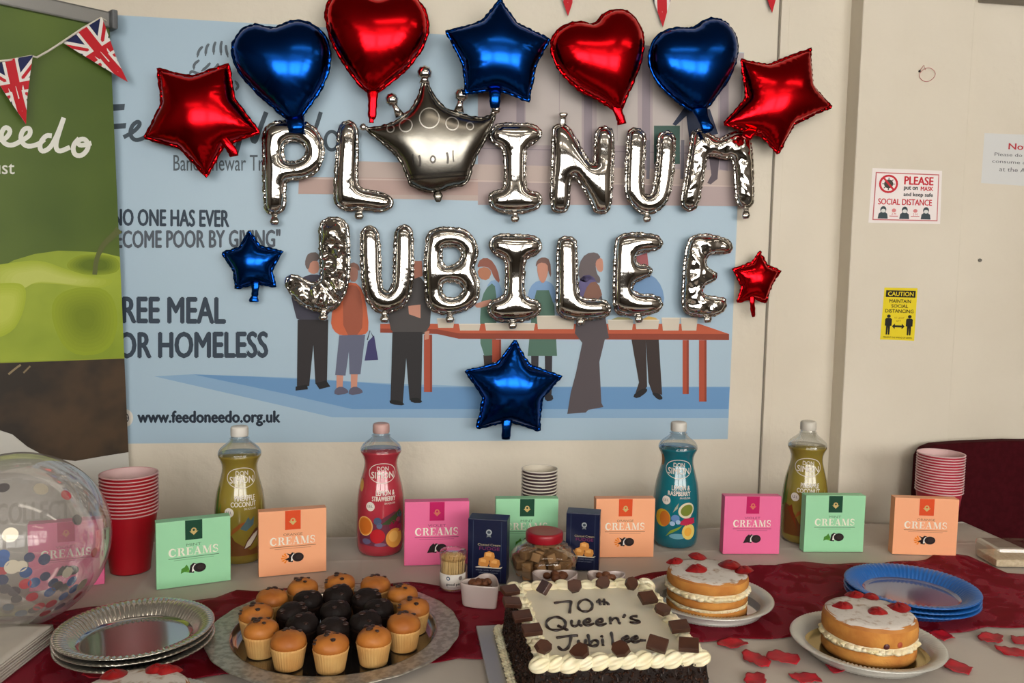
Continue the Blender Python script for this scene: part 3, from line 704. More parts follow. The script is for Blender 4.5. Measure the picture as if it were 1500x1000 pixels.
letter('B', 2, 'silver foil letter B balloon in the lower row', [(624, 351), (627, 340), (639, 333.5), (662, 332.5), (680, 335), (694, 346), (701, 364), (699, 380), (693, 393), (700, 405), (703.5, 422), (700, 440), (689, 452), (671, 459), (653, 461), (637, 458.5), (626, 449), (622.5, 432), (620.5, 391)], [[(647, 363), (655, 361), (668, 361), (677, 369), (675, 380), (664, 389), (648, 390)], [(648, 413), (667, 412), (677.5, 420), (677.5, 429), (667, 436), (655, 436), (647, 429)]], (659, 468, 659, 459), 19)
letter('I', 2, 'silver foil letter I balloon in the middle of the lower row', [(716, 358), (720, 347), (734, 342), (756, 343), (778, 343), (793.5, 352), (793.5, 364), (786, 373), (772, 378), (769, 385), (768, 429), (773, 437), (787, 439), (793.5, 448), (790, 461), (773, 470), (751, 472), (730, 471.5), (717, 463), (712.5, 451), (718.5, 440), (733, 436), (740.5, 429), (740.5, 388), (737, 378), (722, 373)], (), (751, 477, 751, 470), 20)
letter('L', 2, 'silver foil letter L balloon of the lower row', [(815.5, 362), (818, 350), (829, 344.5), (841, 348), (846, 357), (847, 429), (853, 437), (884, 437), (894, 446), (895, 459), (885, 466), (853, 470), (829, 467), (817, 461), (814, 451), (815.5, 405)], (), (851, 472, 851, 466), 21)
letter('E', 2, 'silver foil letter E balloon, last but one of the lower row', [(900, 357), (905, 345), (922, 340), (943, 341), (965, 344), (972, 355), (967, 365), (955, 368), (934, 370), (930, 381), (937, 388), (949, 387), (957, 396), (953, 404), (937, 410), (927, 416), (926, 424), (935, 430), (958, 430), (971.5, 440), (969.5, 452), (958, 460), (934, 463), (910, 462), (899, 455), (897.5, 432)], (), (936, 468, 936, 461), 22)
letter('E', 2, 'silver foil letter E balloon ending the lower row beside the small red star', [(1002, 376), (1008, 351), (1017, 342.5), (1038, 342.5), (1063, 348), (1074, 359), (1072, 368), (1063, 372.5), (1044, 371), (1034, 378), (1035.5, 392), (1046, 396), (1051, 404), (1048, 411), (1037, 415), (1029, 421), (1029, 431), (1044, 434), (1061, 436), (1065, 443), (1061, 456), (1044, 464), (1022, 465), (1004, 460), (998.5, 449), (999.5, 413)], (), (1037, 468, 1037, 462), 23, crumple=.22)

# crown
CY = .088
crown = [(531, 186), (548, 186), (562, 184), (578, 178), (590, 170), (603, 158), (613, 140), (617, 122), (622, 114), (628, 122), (634, 136), (646, 153), (661, 162), (680, 168), (699, 172), (716, 170), (724, 164), (727, 172), (712, 205), (694, 237), (688, 264), (680, 272), (661, 274), (645, 282), (626, 282), (600, 272), (597, 262), (584, 231), (558, 208), (538, 193)]
t = balloon('crown_balloon', 'silver foil crown balloon between the letters L and I', 'x', crown, CY, CROWN, .62, .0045, 31, 1, (), [(641, 279, 8, 0), (641.5, 287, 14, -.003), (641.7, 296, 6, -.003)], hmax=.05)
del t['group']
c = t.location
for (x, y, r, bx, by) in ((622, 107, 10, 622, 122), (574, 146, 9, 586, 170), (676, 139, 9.5, 672, 164), (726, 160, 7, 722, 168), (532, 186, 5, 538, 188)):
    mb = MB(); p = at(x, y, CY); q = at(bx, by, CY); rr = r * .00163
    mb.ball(p - c, (rr, rr * .75, rr), SILVER, 20, 12, disp=lambda d: .07 * math.sin(9 * math.atan2(d.z, d.x)) * (1 - d.y * d.y))
    mb.tube([p - c, (p + q) / 2 - c, q - c], [rr * .5, rr * .45, rr * .8], SILVER, 12, flat=.7, side=(1, 0, 0)); mb.build('crown_tip', t)
# pale printed jewels and band follow the inflated crown face
def crown_map(u, v, L):
    p = at(u, v, CY); return (p.x - c.x, 0, p.z - c.z)
bpy.context.view_layer.update()
body = [o for o in t.children if o.name.startswith('body')][0]
def on_body(u, v, L):
    p = crown_map(u, v, 0); ok, loc, nr, _ = body.ray_cast(Vector((p[0], -.3, p[2])), Vector((0, 1, 0)))
    return (p[0], (loc.y if ok else -.004) - .0006 - .0003 * L, p[2])
ringm = mat('crown_print_light', (196, 192, 184), .4, .9); dk = mat('crown_print_dark', (70, 66, 62), .35, .9)
for x, y, r in ((628, 176, 15), (594, 186, 10), (661, 184, 10), (572, 190, 6), (687, 187, 6)):
    mb = MB(); pr = Print(mb, on_body, seg=5); n = 26; V = []; T = []
    for i in range(n):
        a = 2 * PI * i / n; V += [(x + r * math.cos(a), y + r * 1.05 * math.sin(a)), (x + (r - 1.6) * math.cos(a), y + (r - 1.6) * 1.05 * math.sin(a))]
        p, q = 2 * i, 2 * ((i + 1) % n); T += [(p, q, q + 1), (p, q + 1, p + 1)]
    pr.tris(V, T, ringm, 0); mb.build('printed_ring', t)
for k_, (x, y) in enumerate(((605, 236), (614, 238), (633, 236), (654, 234), (663, 231))):
    mb = MB(); pr = Print(mb, on_body, seg=5)
    if k_ == 2: pr.disc(x, y, 4.5, 6, dk, 0, 14); pr.disc(x, y, 2.2, 3, ringm, 1, 10)
    else: pr.line([(x - 1, y - 8), (x + (1 if k_ % 2 else -1), y), (x, y + 8)], 3.2 if k_ in (1, 3) else 1.8, dk, 0, 1)
    mb.build('printed_gem', t)
for dy in (0, 10):
    mb = MB(); pr = Print(mb, on_body, seg=5); pr.line([(599, 258 + dy * .6), (640, 256 + dy * .6), (684, 252 + dy * .6)], 2.2, dk, 0, 1); mb.build('printed_band', t)

# hearts
def heart(label, outline, m, tail, Y, seed): balloon('heart_balloon', label, 'heart balloons', outline, Y, m, .74, .005, seed, 2, (), tail, wr=.06, wl=.018)
heart('blue foil heart balloon at left, tail over the letter P', [(337.5, 78), (341, 57), (355, 40), (377, 33), (400, 42), (418, 33), (438, 28), (462, 36), (479, 53), (486.5, 81), (480, 115), (462, 146), (446, 166), (439, 180), (425, 180), (404, 161), (377, 139), (349, 109)], BLUE, [(432, 172, 26, 0), (433, 180, 24, -.012), (434, 188, 22, -.014), (434, 194, 21, -.010)], .078, 41)
heart('large red foil heart balloon at the top left, tail hanging to the crown', [(475, 27), (478, 5), (492, -12), (512, -19), (536, -11), (553, 1), (572, -11), (594, -15), (613, -3), (627, 21), (629, 47), (622, 68), (601, 99), (568, 126), (553, 138), (540, 138), (526, 126), (506, 99), (485, 65)], REDF, [(546, 132, 17, 0), (546, 145, 13, -.002), (545.5, 160, 12, -.001), (545, 170, 12, 0), (544, 176, 6, 0), (544, 180, 7, 0)], .072, 42)
heart('red foil heart balloon right of the blue star, tilted', [(804, 66), (811, 49), (829, 34), (853, 30), (870, 37), (882, 20), (902, 12), (922, 16), (939, 36), (945, 63), (939, 96), (925, 129), (916, 148), (912, 163), (899, 163), (879, 148), (846, 132), (815, 102)], REDF, [(903, 154, 18, 0), (906, 165, 13, -.002), (910, 176, 13, 0), (911, 182, 14, .002)], .075, 43)
heart('blue foil heart balloon at right, tail over the letter M', [(949, 82), (954, 62), (967, 46), (991, 39), (1016, 42), (1027, 30), (1044, 25), (1064, 30), (1078, 49), (1083, 72), (1076, 102), (1058, 132), (1042, 152), (1033, 164), (1012, 164), (991, 149), (968, 129), (952, 105)], BLUE, [(1024, 156, 26, 0), (1028, 168, 20, -.008), (1033, 180, 17, -.022), (1037, 189, 20, -.022), (1038, 193, 15, -.02)], .078, 44)
# stars
def star(label, tips, inn, m, tail, Y, seed, k=.7):
    P = []
    for i in range(5):
        a, b, c_ = np.array(inn[i - 1]), np.array(tips[i]), np.array(inn[i])
        P += [tuple(b + (a - b) * .05), tuple(b + (a - b) * .0 + (b - (a + c_) / 2) * .0), tuple(b + (c_ - b) * .05)]
        P += [tuple(b + (c_ - b) * .4 + ((c_ - b)[::-1] * np.array([1, -1])) * -.012), tuple(c_)]
    balloon('star_balloon', label, 'star balloons', P, Y, m, k, .005 if abs(tips[0][0] - tips[2][0]) > 55 else .0036, seed, 0, (), tail, wr=.07, wl=.016)
star('red foil star balloon at the far left of the arch, tilted', [(229.6, 98.6), (336, 92), (382, 194), (302.7, 261), (209, 202)], [(281, 111), (345, 145), (327, 216), (262, 217), (236, 152)], REDF, [(326, 200, 12, -.02), (334, 212, 12, -.022), (341, 222, 13, -.02), (343, 229, 12, -.018)], .086, 51)
star('blue foil star balloon at the top centre above the crown', [(733, -3), (807, 57), (775, 150), (681, 138), (652, 46)], [(758, 34), (785, 99), (727, 132), (677, 93), (706, 30)], BLUE, [(725, 128, 18, 0), (725, 140, 16, -.010), (725, 152, 15, -.008), (725, 158, 12, -.006)], .056, 52)
star('large red foil star balloon at the right end of the arch', [(1188, 70), (1220, 157), (1140, 227), (1058, 182), (1084, 86)], [(1191, 125), (1163, 183), (1113, 199), (1093, 142), (1125, 94)], REDF, [(1104, 188, 14, -.01), (1098, 194, 18, -.024), (1093, 202, 14, -.03)], .084, 53)
star('small blue foil star balloon beside the letter J', [(365, 336), (415, 368), (404, 421), (344.5, 424), (324, 370)], [(382, 360), (399, 395), (374, 416), (341, 396), (351, 361)], BLUE, [(374, 411, 12, 0), (374, 424, 10, -.003), (373, 434, 9, 0), (372, 440, 14, 0), (372, 442, 12, 0)], .103, 54)
star('small red foil star balloon right of the last letter E', [(1113, 366), (1144, 396), (1122, 464 - 20), (1078, 444), (1073, 394)], [(1124, 388), (1131, 418), (1102, 437), (1086, 420), (1102, 383)], REDF, [(1102, 432, 10, 0), (1102, 444, 8, -.003), (1103, 456, 8, 0), (1104, 464, 5, 0)], .106, 55)
star('blue foil star balloon hanging below the lower row of letters', [(755, 496), (824, 551), (791, 632), (697, 629), (680, 542)], [(776, 534), (794, 585), (745, 617), (707, 581), (728, 531)], BLUE, [(743, 612, 16, 0), (742, 626, 14, -.004), (741, 643, 13, 0)], .086, 56)
# ================================================================== table, cloth, runner, petals, chair
TX0, TX1, TY0 = -.715, tb(1405, 762).x + .004, -1.12
TYB = 0.0
t = thing('folding_table', 'long folding table hidden under the white tablecloth', 'table', ((TX0 + TX1) / 2, TY0 / 2, 0))
mb = MB(); mb.box((0, 0, TZ - .02), (TX1 - TX0 - .006, -TY0 - .006, .03), mat('beige_laminate', (180, 170, 150), .5), bevel=.004); mb.build('tabletop', t)
for sx in (-1, 1):
    for sy in (-1, 1):
        mb = MB(); mb.tube([(sx * (TX1 - TX0) * .42, sy * .42, 0), (sx * (TX1 - TX0) * .42, sy * .42, TZ - .03)], .014, mat('grey_leg_metal', (110, 110, 112), .4, .7), 12); mb.build('leg', t)
cloth = mat('paper_tablecloth', (190, 180, 169), .72, rgb2=(181, 170, 159), nscale=5, bump=(14, .25, .004))
mb = MB(); nx, ny = 150, 90; vs = []; fs = []
def cloth_z(x, y):
    z = 0
    for c0 in (-.45, -.05, .36, .77, 1.18): z += .0018 * math.exp(-((x - c0) / .006) ** 2)
    for c0 in (-.16, -.55, -.92): z += .0016 * math.exp(-((y - c0) / .006) ** 2)
    return TZ - .0008 + z * .6 + .0006 * noise.noise(Vector((x * 5, y * 5, 1)))
X = sorted(set([TX0 + (TX1 - TX0) * i / nx for i in range(nx + 1)] + [c0 + d for c0 in (-.45, -.05, .36, .77, 1.18) for d in (-.008, -.004, 0, .004, .008)]))
Y = sorted(set([TY0 + (TYB - TY0) * i / ny for i in range(ny + 1)] + [c0 + d for c0 in (-.16, -.55, -.92) for d in (-.008, -.004, 0, .004, .008)]))
for x in X:
    for y in Y: vs.append((x, y, cloth_z(x, y)))
m_ = len(Y)
for i in range(len(X) - 1):
    for j in range(m_ - 1): fs.append([i * m_ + j, (i + 1) * m_ + j, (i + 1) * m_ + j + 1, i * m_ + j + 1])
# hanging sides
ring = [(x, TY0) for x in X] + [(TX1, y) for y in Y[1:]] + [(x, TYB) for x in X[::-1][1:]] + [(TX0, y) for y in Y[::-1][1:-1]]
k0 = len(vs); n = len(ring)
cx, cy_ = (TX0 + TX1) / 2, TY0 / 2
for lev, (dz, out) in enumerate(((0, 0), (.006, .003), (.05, .004), (.16, .006))):
    for q, (x, y) in enumerate(ring):
        ox = (1 if abs(x - TX1) < 1e-6 else -1 if abs(x - TX0) < 1e-6 else 0); oy = (1 if abs(y - TYB) < 1e-6 else -1 if abs(y - TY0) < 1e-6 else 0)
        if oy > 0 or ox > 0: dz2 = min(dz, .03) if lev < 3 else .045
        else: dz2 = dz
        wv = .003 * math.sin(q * .55) * (lev / 3) if oy <= 0 else 0
        vs.append((x + ox * (out + abs(wv)), y + oy * (out * .3 + abs(wv)), cloth_z(x, y) - dz2))
for l in range(3):
    for q in range(n):
        r = (q + 1) % n; fs.append([k0 + l * n + q, k0 + l * n + r, k0 + (l + 1) * n + r, k0 + (l + 1) * n + q])
mb.add(vs, fs, cloth, True)
tag(mb.build('tablecloth', merge=1e-5), 'white paper tablecloth with fold creases covering the long table', 'tablecloth')

# runner: red lace
def lace_material():
    m = bpy.data.materials.new('red_lace'); m.use_nodes = True; nt = m.node_tree; b = nt.nodes['Principled BSDF']; out = nt.nodes['Material Output']
    tc = nt.nodes.new('ShaderNodeTexCoord')
    v = nt.nodes.new('ShaderNodeTexVoronoi'); v.inputs['Scale'].default_value = 13; v.feature = 'SMOOTH_F1'
    n = nt.nodes.new('ShaderNodeTexNoise'); n.inputs['Scale'].default_value = 16; n.inputs['Detail'].default_value = 2; n.inputs['Distortion'].default_value = 1.5
    wv = nt.nodes.new('ShaderNodeMath'); wv.operation = 'MULTIPLY'
    sb = nt.nodes.new('ShaderNodeMath'); sb.operation = 'ADD'
    r = nt.nodes.new('ShaderNodeValToRGB'); r.color_ramp.elements[0].position = .45; r.color_ramp.elements[1].position = .52
    r.color_ramp.elements[0].color = (0, 0, 0, 1); r.color_ramp.elements[1].color = (1, 1, 1, 1)
    mc = nt.nodes.new('ShaderNodeMixRGB'); mc.inputs[1].default_value = (*lin((108, 2, 20)), 1); mc.inputs[2].default_value = (*lin((148, 36, 54)), 1)
    tr = nt.nodes.new('ShaderNodeBsdfTransparent'); mx = nt.nodes.new('ShaderNodeMixShader')
    ml = nt.nodes.new('ShaderNodeMath'); ml.operation = 'MULTIPLY'; ml.inputs[1].default_value = .34
    nt.links.new(tc.outputs['Object'], v.inputs['Vector']); nt.links.new(tc.outputs['Object'], n.inputs['Vector'])
    nt.links.new(n.outputs['Fac'], wv.inputs[0]); wv.inputs[1].default_value = .75
    ad = nt.nodes.new('ShaderNodeMath'); ad.operation = 'MULTIPLY_ADD'; ad.inputs[1].default_value = .35
    nt.links.new(v.outputs['Distance'], ad.inputs[0]); nt.links.new(wv.outputs[0], ad.inputs[2])
    nt.links.new(ad.outputs[0], r.inputs['Fac']); nt.links.new(r.outputs['Color'], mc.inputs[0]); nt.links.new(mc.outputs[0], b.inputs['Base Color'])
    b.inputs['Roughness'].default_value = .75; b.inputs['Specular IOR Level'].default_value = .12
    nt.links.new(r.outputs['Color'], ml.inputs[0]); nt.links.new(ml.outputs[0], mx.inputs[0]); nt.links.new(b.outputs[0], mx.inputs[1]); nt.links.new(tr.outputs[0], mx.inputs[2]); nt.links.new(mx.outputs[0], out.inputs['Surface'])
    return m
back = [(60, 905), (140, 892), (230, 885), (315, 880), (345, 868), (400, 866), (470, 864), (540, 858), (600, 856), (660, 862), (720, 868), (800, 868), (880, 862), (905, 856), (940, 846), (985, 836), (1060, 832), (1096, 833), (1130, 829), (1180, 826), (1235, 829), (1290, 826), (1345, 824), (1385, 812), (1425, 816), (1455, 838), (1505, 844), (1580, 850)]
front = [(-80, 1030), (50, 1012), (180, 1002), (300, 990), (500, 976), (640, 968), (715, 962), (820, 955), (1011, 938), (1156, 931), (1350, 930), (1433, 920), (1500, 916), (1600, 912)]
B = [tb(*p) for p in back]; Fr = [tb(*p) for p in front]
xs = np.arange(-.70, 1.40, .008); by = np.interp(xs, [p.x for p in B], [p.y for p in B]); fy = np.interp(xs, [p.x for p in Fr], [p.y for p in Fr])
sc = .011 * np.abs(np.sin(xs / .115 * PI)); by = by + sc; fy = fy - sc
mb = MB(); vs = []; fs = []; K = 44
def runner_z(x, y): return cloth_z(x, y) + .0026 + .0007 * noise.noise(Vector((x * 9, y * 9, 4))) + .0006 * noise.noise(Vector((x * 22, y * 14, 9)))
for i, x in enumerate(xs):
    for j in range(K + 1):
        y = fy[i] + (by[i] - fy[i]) * j / K; vs.append((x, y, runner_z(x, y)))
for i in range(len(xs) - 1):
    for j in range(K): fs.append([i * (K + 1) + j, (i + 1) * (K + 1) + j, (i + 1) * (K + 1) + j + 1, i * (K + 1) + j + 1])
lace = lace_material(); mb.add(vs, fs, lace, True)
o = mb.build('lace_runner'); tag(o, 'dark red lace table runner with wavy edges laid along the table', 'table runner')
sd = o.modifiers.new('thickness', 'SOLIDIFY'); sd.thickness = .0007; sd.offset = 0

# petals
pet_m = mat('red_petal', (186, 12, 34), .55, rgb2=(146, 10, 30), nscale=30)
def petal_mesh(seed):
    rnd = random.Random(seed); mb = MB(); n, k = 22, 6; top = []; 
    A = [.0 for _ in range(5)]; ph = [rnd.random() * 6.28 for _ in range(4)]
    for L, dz in ((0, .0), (1, .0009)):
        for i in range(k + 1):
            for j in range(n):
                a = 2 * PI * j / n; r = .021 * i / k * (1 + .12 * math.sin(2 * a + ph[0]) + .06 * math.sin(5 * a + ph[1]) + .05 * math.sin(9 * a + ph[2]))
                z = .0022 + .0018 * (i / k) ** 2 * (1 + math.sin(3 * a + ph[3])) + .0009 * (i / k) ** 3 * math.sin(8 * a + ph[0]) + .0008 * noise.noise(Vector((r * 90 * math.cos(a), r * 90 * math.sin(a), seed)))
                top.append((r * math.cos(a) * 1.12, r * math.sin(a) * .9, max(.0005, z) + dz))
    o = (k + 1) * n; fs = []
    for i in range(k):
        for j in range(n):
            q = (j + 1) % n; f = [i * n + j, (i + 1) * n + j, (i + 1) * n + q, i * n + q]
            fs.append([o + v for v in f]); fs.append(f[::-1])
    for j in range(n): q = (j + 1) % n; fs.append([k * n + j, k * n + q, o + k * n + q, o + k * n + j])
    mb.add(top, fs, pet_m, True); return mb
protos = []
spots = [((1072, 945), 'just right of the sheet cake'), ((1107, 968), 'left one of two overlapping between the cakes'), ((1147, 969), 'right one of two overlapping between the cakes'), ((1378, 933), 'behind the right rim of the near sponge cake plate'),
         ((1451, 937), 'near the right edge, front of the runner'), ((1484, 958), 'by the right edge, lower of the two'), ((1499, 941), 'cut by the right edge of the photo'), ((1402, 980), 'in front of the right rim of the near sponge cake plate'),
         ((1106, 998), 'at the bottom edge between cake and plate, left one'), ((1180, 996), 'at the bottom edge between cake and plate, right one'), ((1226, 981), 'tucked under the front of the near sponge cake plate'), ((147, 990), 'at the bottom left beside the cut-off sponge cake')]
for i, ((x, y), wh) in enumerate(spots):
    if i < 4: protos.append(petal_mesh(i + 3).build('rose_petal')); o = protos[-1]
    else: o = protos[i % 4].copy(); COL.objects.link(o)
    p = tb(x, y); z = TZ + .0003
    if i in (11,): z = TZ + .0045
    o.location = (p.x, p.y, z + (.0035 if i == 2 else 0)); o.rotation_euler = (0, 0, i * 1.7); s = (1.0, 1.05, 1.1, .9, 1, 1, .9, 1, .9, .9, .8, 1.1)[i]; o.scale = (s, s, 1)
    tag(o, 'red fabric rose petal ' + wh, 'petal', 'scattered rose petals')

# chair at the right
ch_m = mat('maroon_fabric', (64, 10, 18), .85, rgb2=(54, 6, 12), nscale=80, bump=(120, .2, .001), spec=.1)
cp = at(1343, 700, .03); top_z = at(1420, 647, .03).z
t = thing('chair', 'maroon upholstered chair against the wall behind the table corner', 'chair', (cp.x + .24, -.18, 0))
ox = cp.x + .24
mb = MB(); W2 = .24
prof = [(-W2, .42), (-W2, top_z - .035), (-W2 + .012, top_z - .014), (-W2 + .04, top_z - .004), (-W2 + .12, top_z + .001), (0, top_z + .004), (W2 - .12, top_z + .001), (W2 - .04, top_z - .004), (W2 - .012, top_z - .014), (W2, top_z - .035), (W2, .42)]
n = len(prof); vs = [(x, .195, z) for x, z in prof] + [(x, .235, z) for x, z in prof]
fs = [list(range(n))[::-1], list(range(n, 2 * n))] + [[i, (i + 1) % n, n + (i + 1) % n, n + i] for i in range(n)]
mb.add(vs, [f[::-1] for f in fs], ch_m); o = mb.build('backrest', t)
bv = o.modifiers.new('soft', 'BEVEL'); bv.width = .008; bv.segments = 3; bv.limit_method = 'ANGLE'
mb = MB(); mb.box((0, -.02, .44), (.46, .44, .06), ch_m, bevel=.018); mb.build('seat', t)
for sx in (-1, 1):
    for y in (-.2, .19):
        mb = MB(); mb.tube([(sx * .2, y, 0), (sx * .2, y, .42)], .012, mat('black_chair_metal', (30, 30, 32), .4, .5), 10); mb.build('leg', t)
# ================================================================== bottles
def bottle_prof(): return [(0, .004), (.030, .003), (.040, 0), (.045, .002), (.0488, .010), (.0500, .022), (.0502, .05), (.0502, .085), (.0498, .105), (.0480, .125), (.0452, .142), (.0410, .158), (.0372, .172), (.0350, .182), (.0345, .19), (.0354, .198), (.0386, .2065), (.0418, .2125), (.0428, .2165)]
def rad(z):
    P = bottle_prof()[3:]; return float(np.interp(z, [p[1] for p in P], [p[0] for p in P]))
LBLW = (222, 214, 204)
def bottle(label, px, col, col2, flavour, fruit, cap_c, capl):
    p = tb(*px); ang = math.atan2(p.x - CO.x, p.y - CO.y)
    t = thing('juice_bottle', label, 'bottle', (p.x, p.y, TZ + .0005), -ang, 'fruit drink bottles')
    mb = MB(); mb.lathe(bottle_prof() + [(.0405, .2195), (0, .2197)], mat('drink_' + flavour[0].lower() + '_%d' % col[0], col, .16, rgb2=col2, nscale=9, coat=.6, sss=.0), 56)
    mb.build('body', t)
    mb = MB(); mb.lathe([(.0429, .2168), (.0424, .222), (.0385, .229), (.031, .2355), (.0235, .241), (.0185, .246), (.0165, .250), (.0160, .256)], clear('clear_pet', (.93, .95, .95), .4, .04), 48, cap=False); mb.lathe([(.0195, .2475), (.0200, .2485), (.0195, .2495), (.0165, .2497)], _M['clear_pet'], 36, cap=False)
    mb.build('neck', t)
    mb = MB(); mb.lathe([(0, .2540), (.0168, .2540), (.0172, .2555), (.0172, .2700), (.0160, .2735), (.013, .2745), (0, .2745)], mat('cap_%d' % cap_c[0], cap_c, .45), 72, wob=lambda r, z, a, i: (r + (.0004 * math.cos(36 * a) if i in (2, 3) else 0), z)); mb.build('cap', t)
    mb = MB()
    def mp(u, v, L):
        r = rad(v) + .0004 + .00025 * L; a = -PI / 2 + u / max(rad(v), .03); return (r * math.cos(a), r * math.sin(a), v)
    pr = Print(mb, mp, seg=.009)
    K = LBLW
    pr.ring(.004, .1755, .030, .0205, .0013, K, 1, 40)
    pr.text('DON', -.008, .180, .016, .189, K, 1, .01); pr.text('SIMON', -.020, .165, .028, .178, K, 1, .016)
    a, b = flavour[1:3]
    pr.text(a, -.010, .131, .030, .1415, K, 1, .02); pr.text(b, -.018, .1195, .032, .129, K, 1, .025); pr.text('SIN AZUCAR', .008, .1125, .032, .1165, K, 1)
    pr.disc(-.0215, .108, .0095, .0095, K, 1, 24); pr.text('1,5 L', -.027, .105, -.016, .111, (70, 70, 66), 2, .01)
    for f in fruit: getattr(pr, f[0])(*f[1:])
    mb.build('printed_label', t)
    return t
yel = [('poly', [(.004, .03), (.02, .036), (.034, .055), (.040, .075), (.03, .072), (.014, .052)], (92, 54, 34), 1), ('poly', [(.008, .034), (.02, .04), (.033, .058), (.036, .068), (.026, .062), (.014, .048)], (206, 196, 180), 2),
       ('poly', [(-.05, .02), (.05, .02), (.05, .04), (.02, .03), (-.01, .05), (-.03, .085), (-.05, .09)], (104, 62, 26), 1), ('poly', [(-.04, .08), (-.02, .05), (-.012, .03), (-.02, .062), (-.028, .09)], (120, 52, 22), 2), ('poly', [(-.02, .06), (-.002, .075), (.012, .09), (.0, .086), (-.014, .075)], (150, 84, 30), 2),
       ('poly', [(.0, .075), (.016, .098), (.020, .090), (.028, .098), (.026, .082), (.012, .07)], (78, 102, 106), 2), ('poly', [(-.062, .08), (-.050, .09), (-.047, .16), (-.052, .15)], (66, 92, 24), 1), ('poly', [(-.056, .07), (-.044, .09), (-.040, .125), (-.046, .115)], (84, 108, 30), 1), ('poly', [(.044, .07), (.052, .07), (.05, .13), (.046, .12)], (150, 140, 60), 1)]
pink = [('poly', [(-.05, .026), (.05, .022), (.052, .09), (.03, .096), (.012, .088), (-.004, .078), (-.03, .07), (-.05, .06)], (104, 42, 60), 1),
        ('disc', -.034, .066, .0185, .0205, (208, 128, 44), 2), ('disc', -.034, .066, .0150, .0165, (196, 104, 34), 3), ('ring', -.034, .066, .0185, .0205, .0018, (228, 176, 110), 4),
        ('disc', -.006, .046, .0155, .0150, (176, 24, 34), 3, 24), ('disc', .031, .040, .020, .0205, (214, 150, 66), 4, 28), ('disc', .028, .044, .011, .012, (226, 172, 92), 5, 20),
        ('poly', [(.0, .07), (.02, .084), (.045, .10), (.05, .088), (.028, .07)], (56, 70, 40), 3), ('disc', .03, .066, .012, .012, (136, 22, 56), 3), ('disc', .044, .06, .008, .008, (150, 34, 70), 4),
        ('disc', -.006, .078, .008, .008, (70, 82, 108), 3), ('disc', -.002, .068, .006, .006, (86, 96, 124), 3), ('disc', -.03, .034, .010, .006, (96, 90, 122), 3), ('disc', .0, .028, .012, .004, (120, 90, 116), 3), ('disc', .044, .088, .007, .006, (70, 82, 108), 3), ('disc', .04, .078, .006, .005, (150, 60, 80), 4), ('disc', -.047, .148, .007, .013, (200, 150, 80), 1)]
turq = [('disc', -.029, .068, .0185, .0195, (196, 156, 40), 2, 26), ('disc', -.024, .067, .012, .017, (184, 104, 36), 3), ('disc', .024, .088, .019, .016, (206, 204, 176), 2, 26, .5), ('disc', .025, .088, .015, .012, (110, 122, 44), 3, 24, .5), ('disc', .024, .076, .012, .006, (206, 196, 170), 2),
        ('poly', [(.006, .058), (.02, .07), (.044, .07), (.046, .058), (.024, .054)], (172, 34, 70), 3), ('poly', [(-.02, .028), (-.01, .042), (.01, .052), (.016, .056), (.008, .046), (-.012, .034)], (116, 142, 40), 3), ('poly', [(-.006, .082), (.004, .092), (.006, .104), (-.001, .094)], (150, 160, 140), 2),
        ('disc', .031, .040, .016, .0175, (214, 190, 100), 3, 24), ('disc', .029, .040, .009, .010, (218, 160, 60), 4), ('disc', .0, .07, .009, .008, (92, 126, 176), 3), ('disc', -.006, .058, .006, .005, (150, 178, 206), 3), ('disc', .006, .062, .005, .005, (150, 178, 206), 4), ('disc', .006, .030, .018, .006, (96, 150, 166), 2), ('disc', -.038, .192, .006, .013, (150, 110, 70), 1)]
bottle('yellow fruit drink bottle between the left mint and orange boxes', (352, 817), (140, 124, 50), (124, 104, 36), ('yellow', 'PINEAPPLE', 'COCONUT'), yel, (216, 212, 204), '')
bottle('pink fruit drink bottle with pink cap', (557, 806), (172, 52, 66), (156, 40, 54), ('pink', 'LEMON &', 'STRAWBERRY'), pink, (196, 158, 152), '')
bottle('turquoise fruit drink bottle behind the middle orange box', (988, 795), (12, 104, 116), (8, 88, 104), ('turq', 'LEMON &', 'RASPBERRY'), turq, (206, 202, 194), '')
bottle('yellow fruit drink bottle behind the right pink and mint boxes', (1176, 790), (140, 124, 50), (124, 104, 36), ('yellow', 'PINEAPPLE', 'COCONUT'), yel, (200, 194, 182), '')

# ================================================================== cup stacks
def cup_mesh(mouth, foot, h, outer, inner, rimc, stripe=None):
    mb = MB(); r1, r0 = mouth, foot
    if stripe:
        mb.lathe([(0, .003), (r0 * .96, .003), (r0, 0), (r0 + .0002, .002), (r0 + (r1 - r0) * .9, h * .9)], outer, 44, cap=False); mb.lathe([(r0 + (r1 - r0) * .9, h * .9), (r0 + (r1 - r0) * (h - .003) / h - .0001, h - .003)], stripe, 44, cap=False)
    else: mb.lathe([(0, .003), (r0 * .96, .003), (r0, 0), (r0 + .0003, .002), (r0 + (r1 - r0) * .55, h * .55), (r0 + (r1 - r0) * .56, h * .552), (r0 + (r1 - r0) * (h - .003) / h - .0001, h - .003)], outer, 44, cap=False)
    o = mb
    rim = MB(); rim.lathe([(r1 - .0004, h - .0026), (r1 + .0020, h - .0024), (r1 + .0026, h - .0012), (r1 + .0020, h), (r1 - .0002, h), (r1 - .0007, h - .001)], rimc, 44, cap=False)
    inn = MB(); inn.lathe([(r1 - .0005, h - .0006), (r0 - .0002, .0036), (0, .0034)], inner, 44, cap=False)
    return o, rim, inn
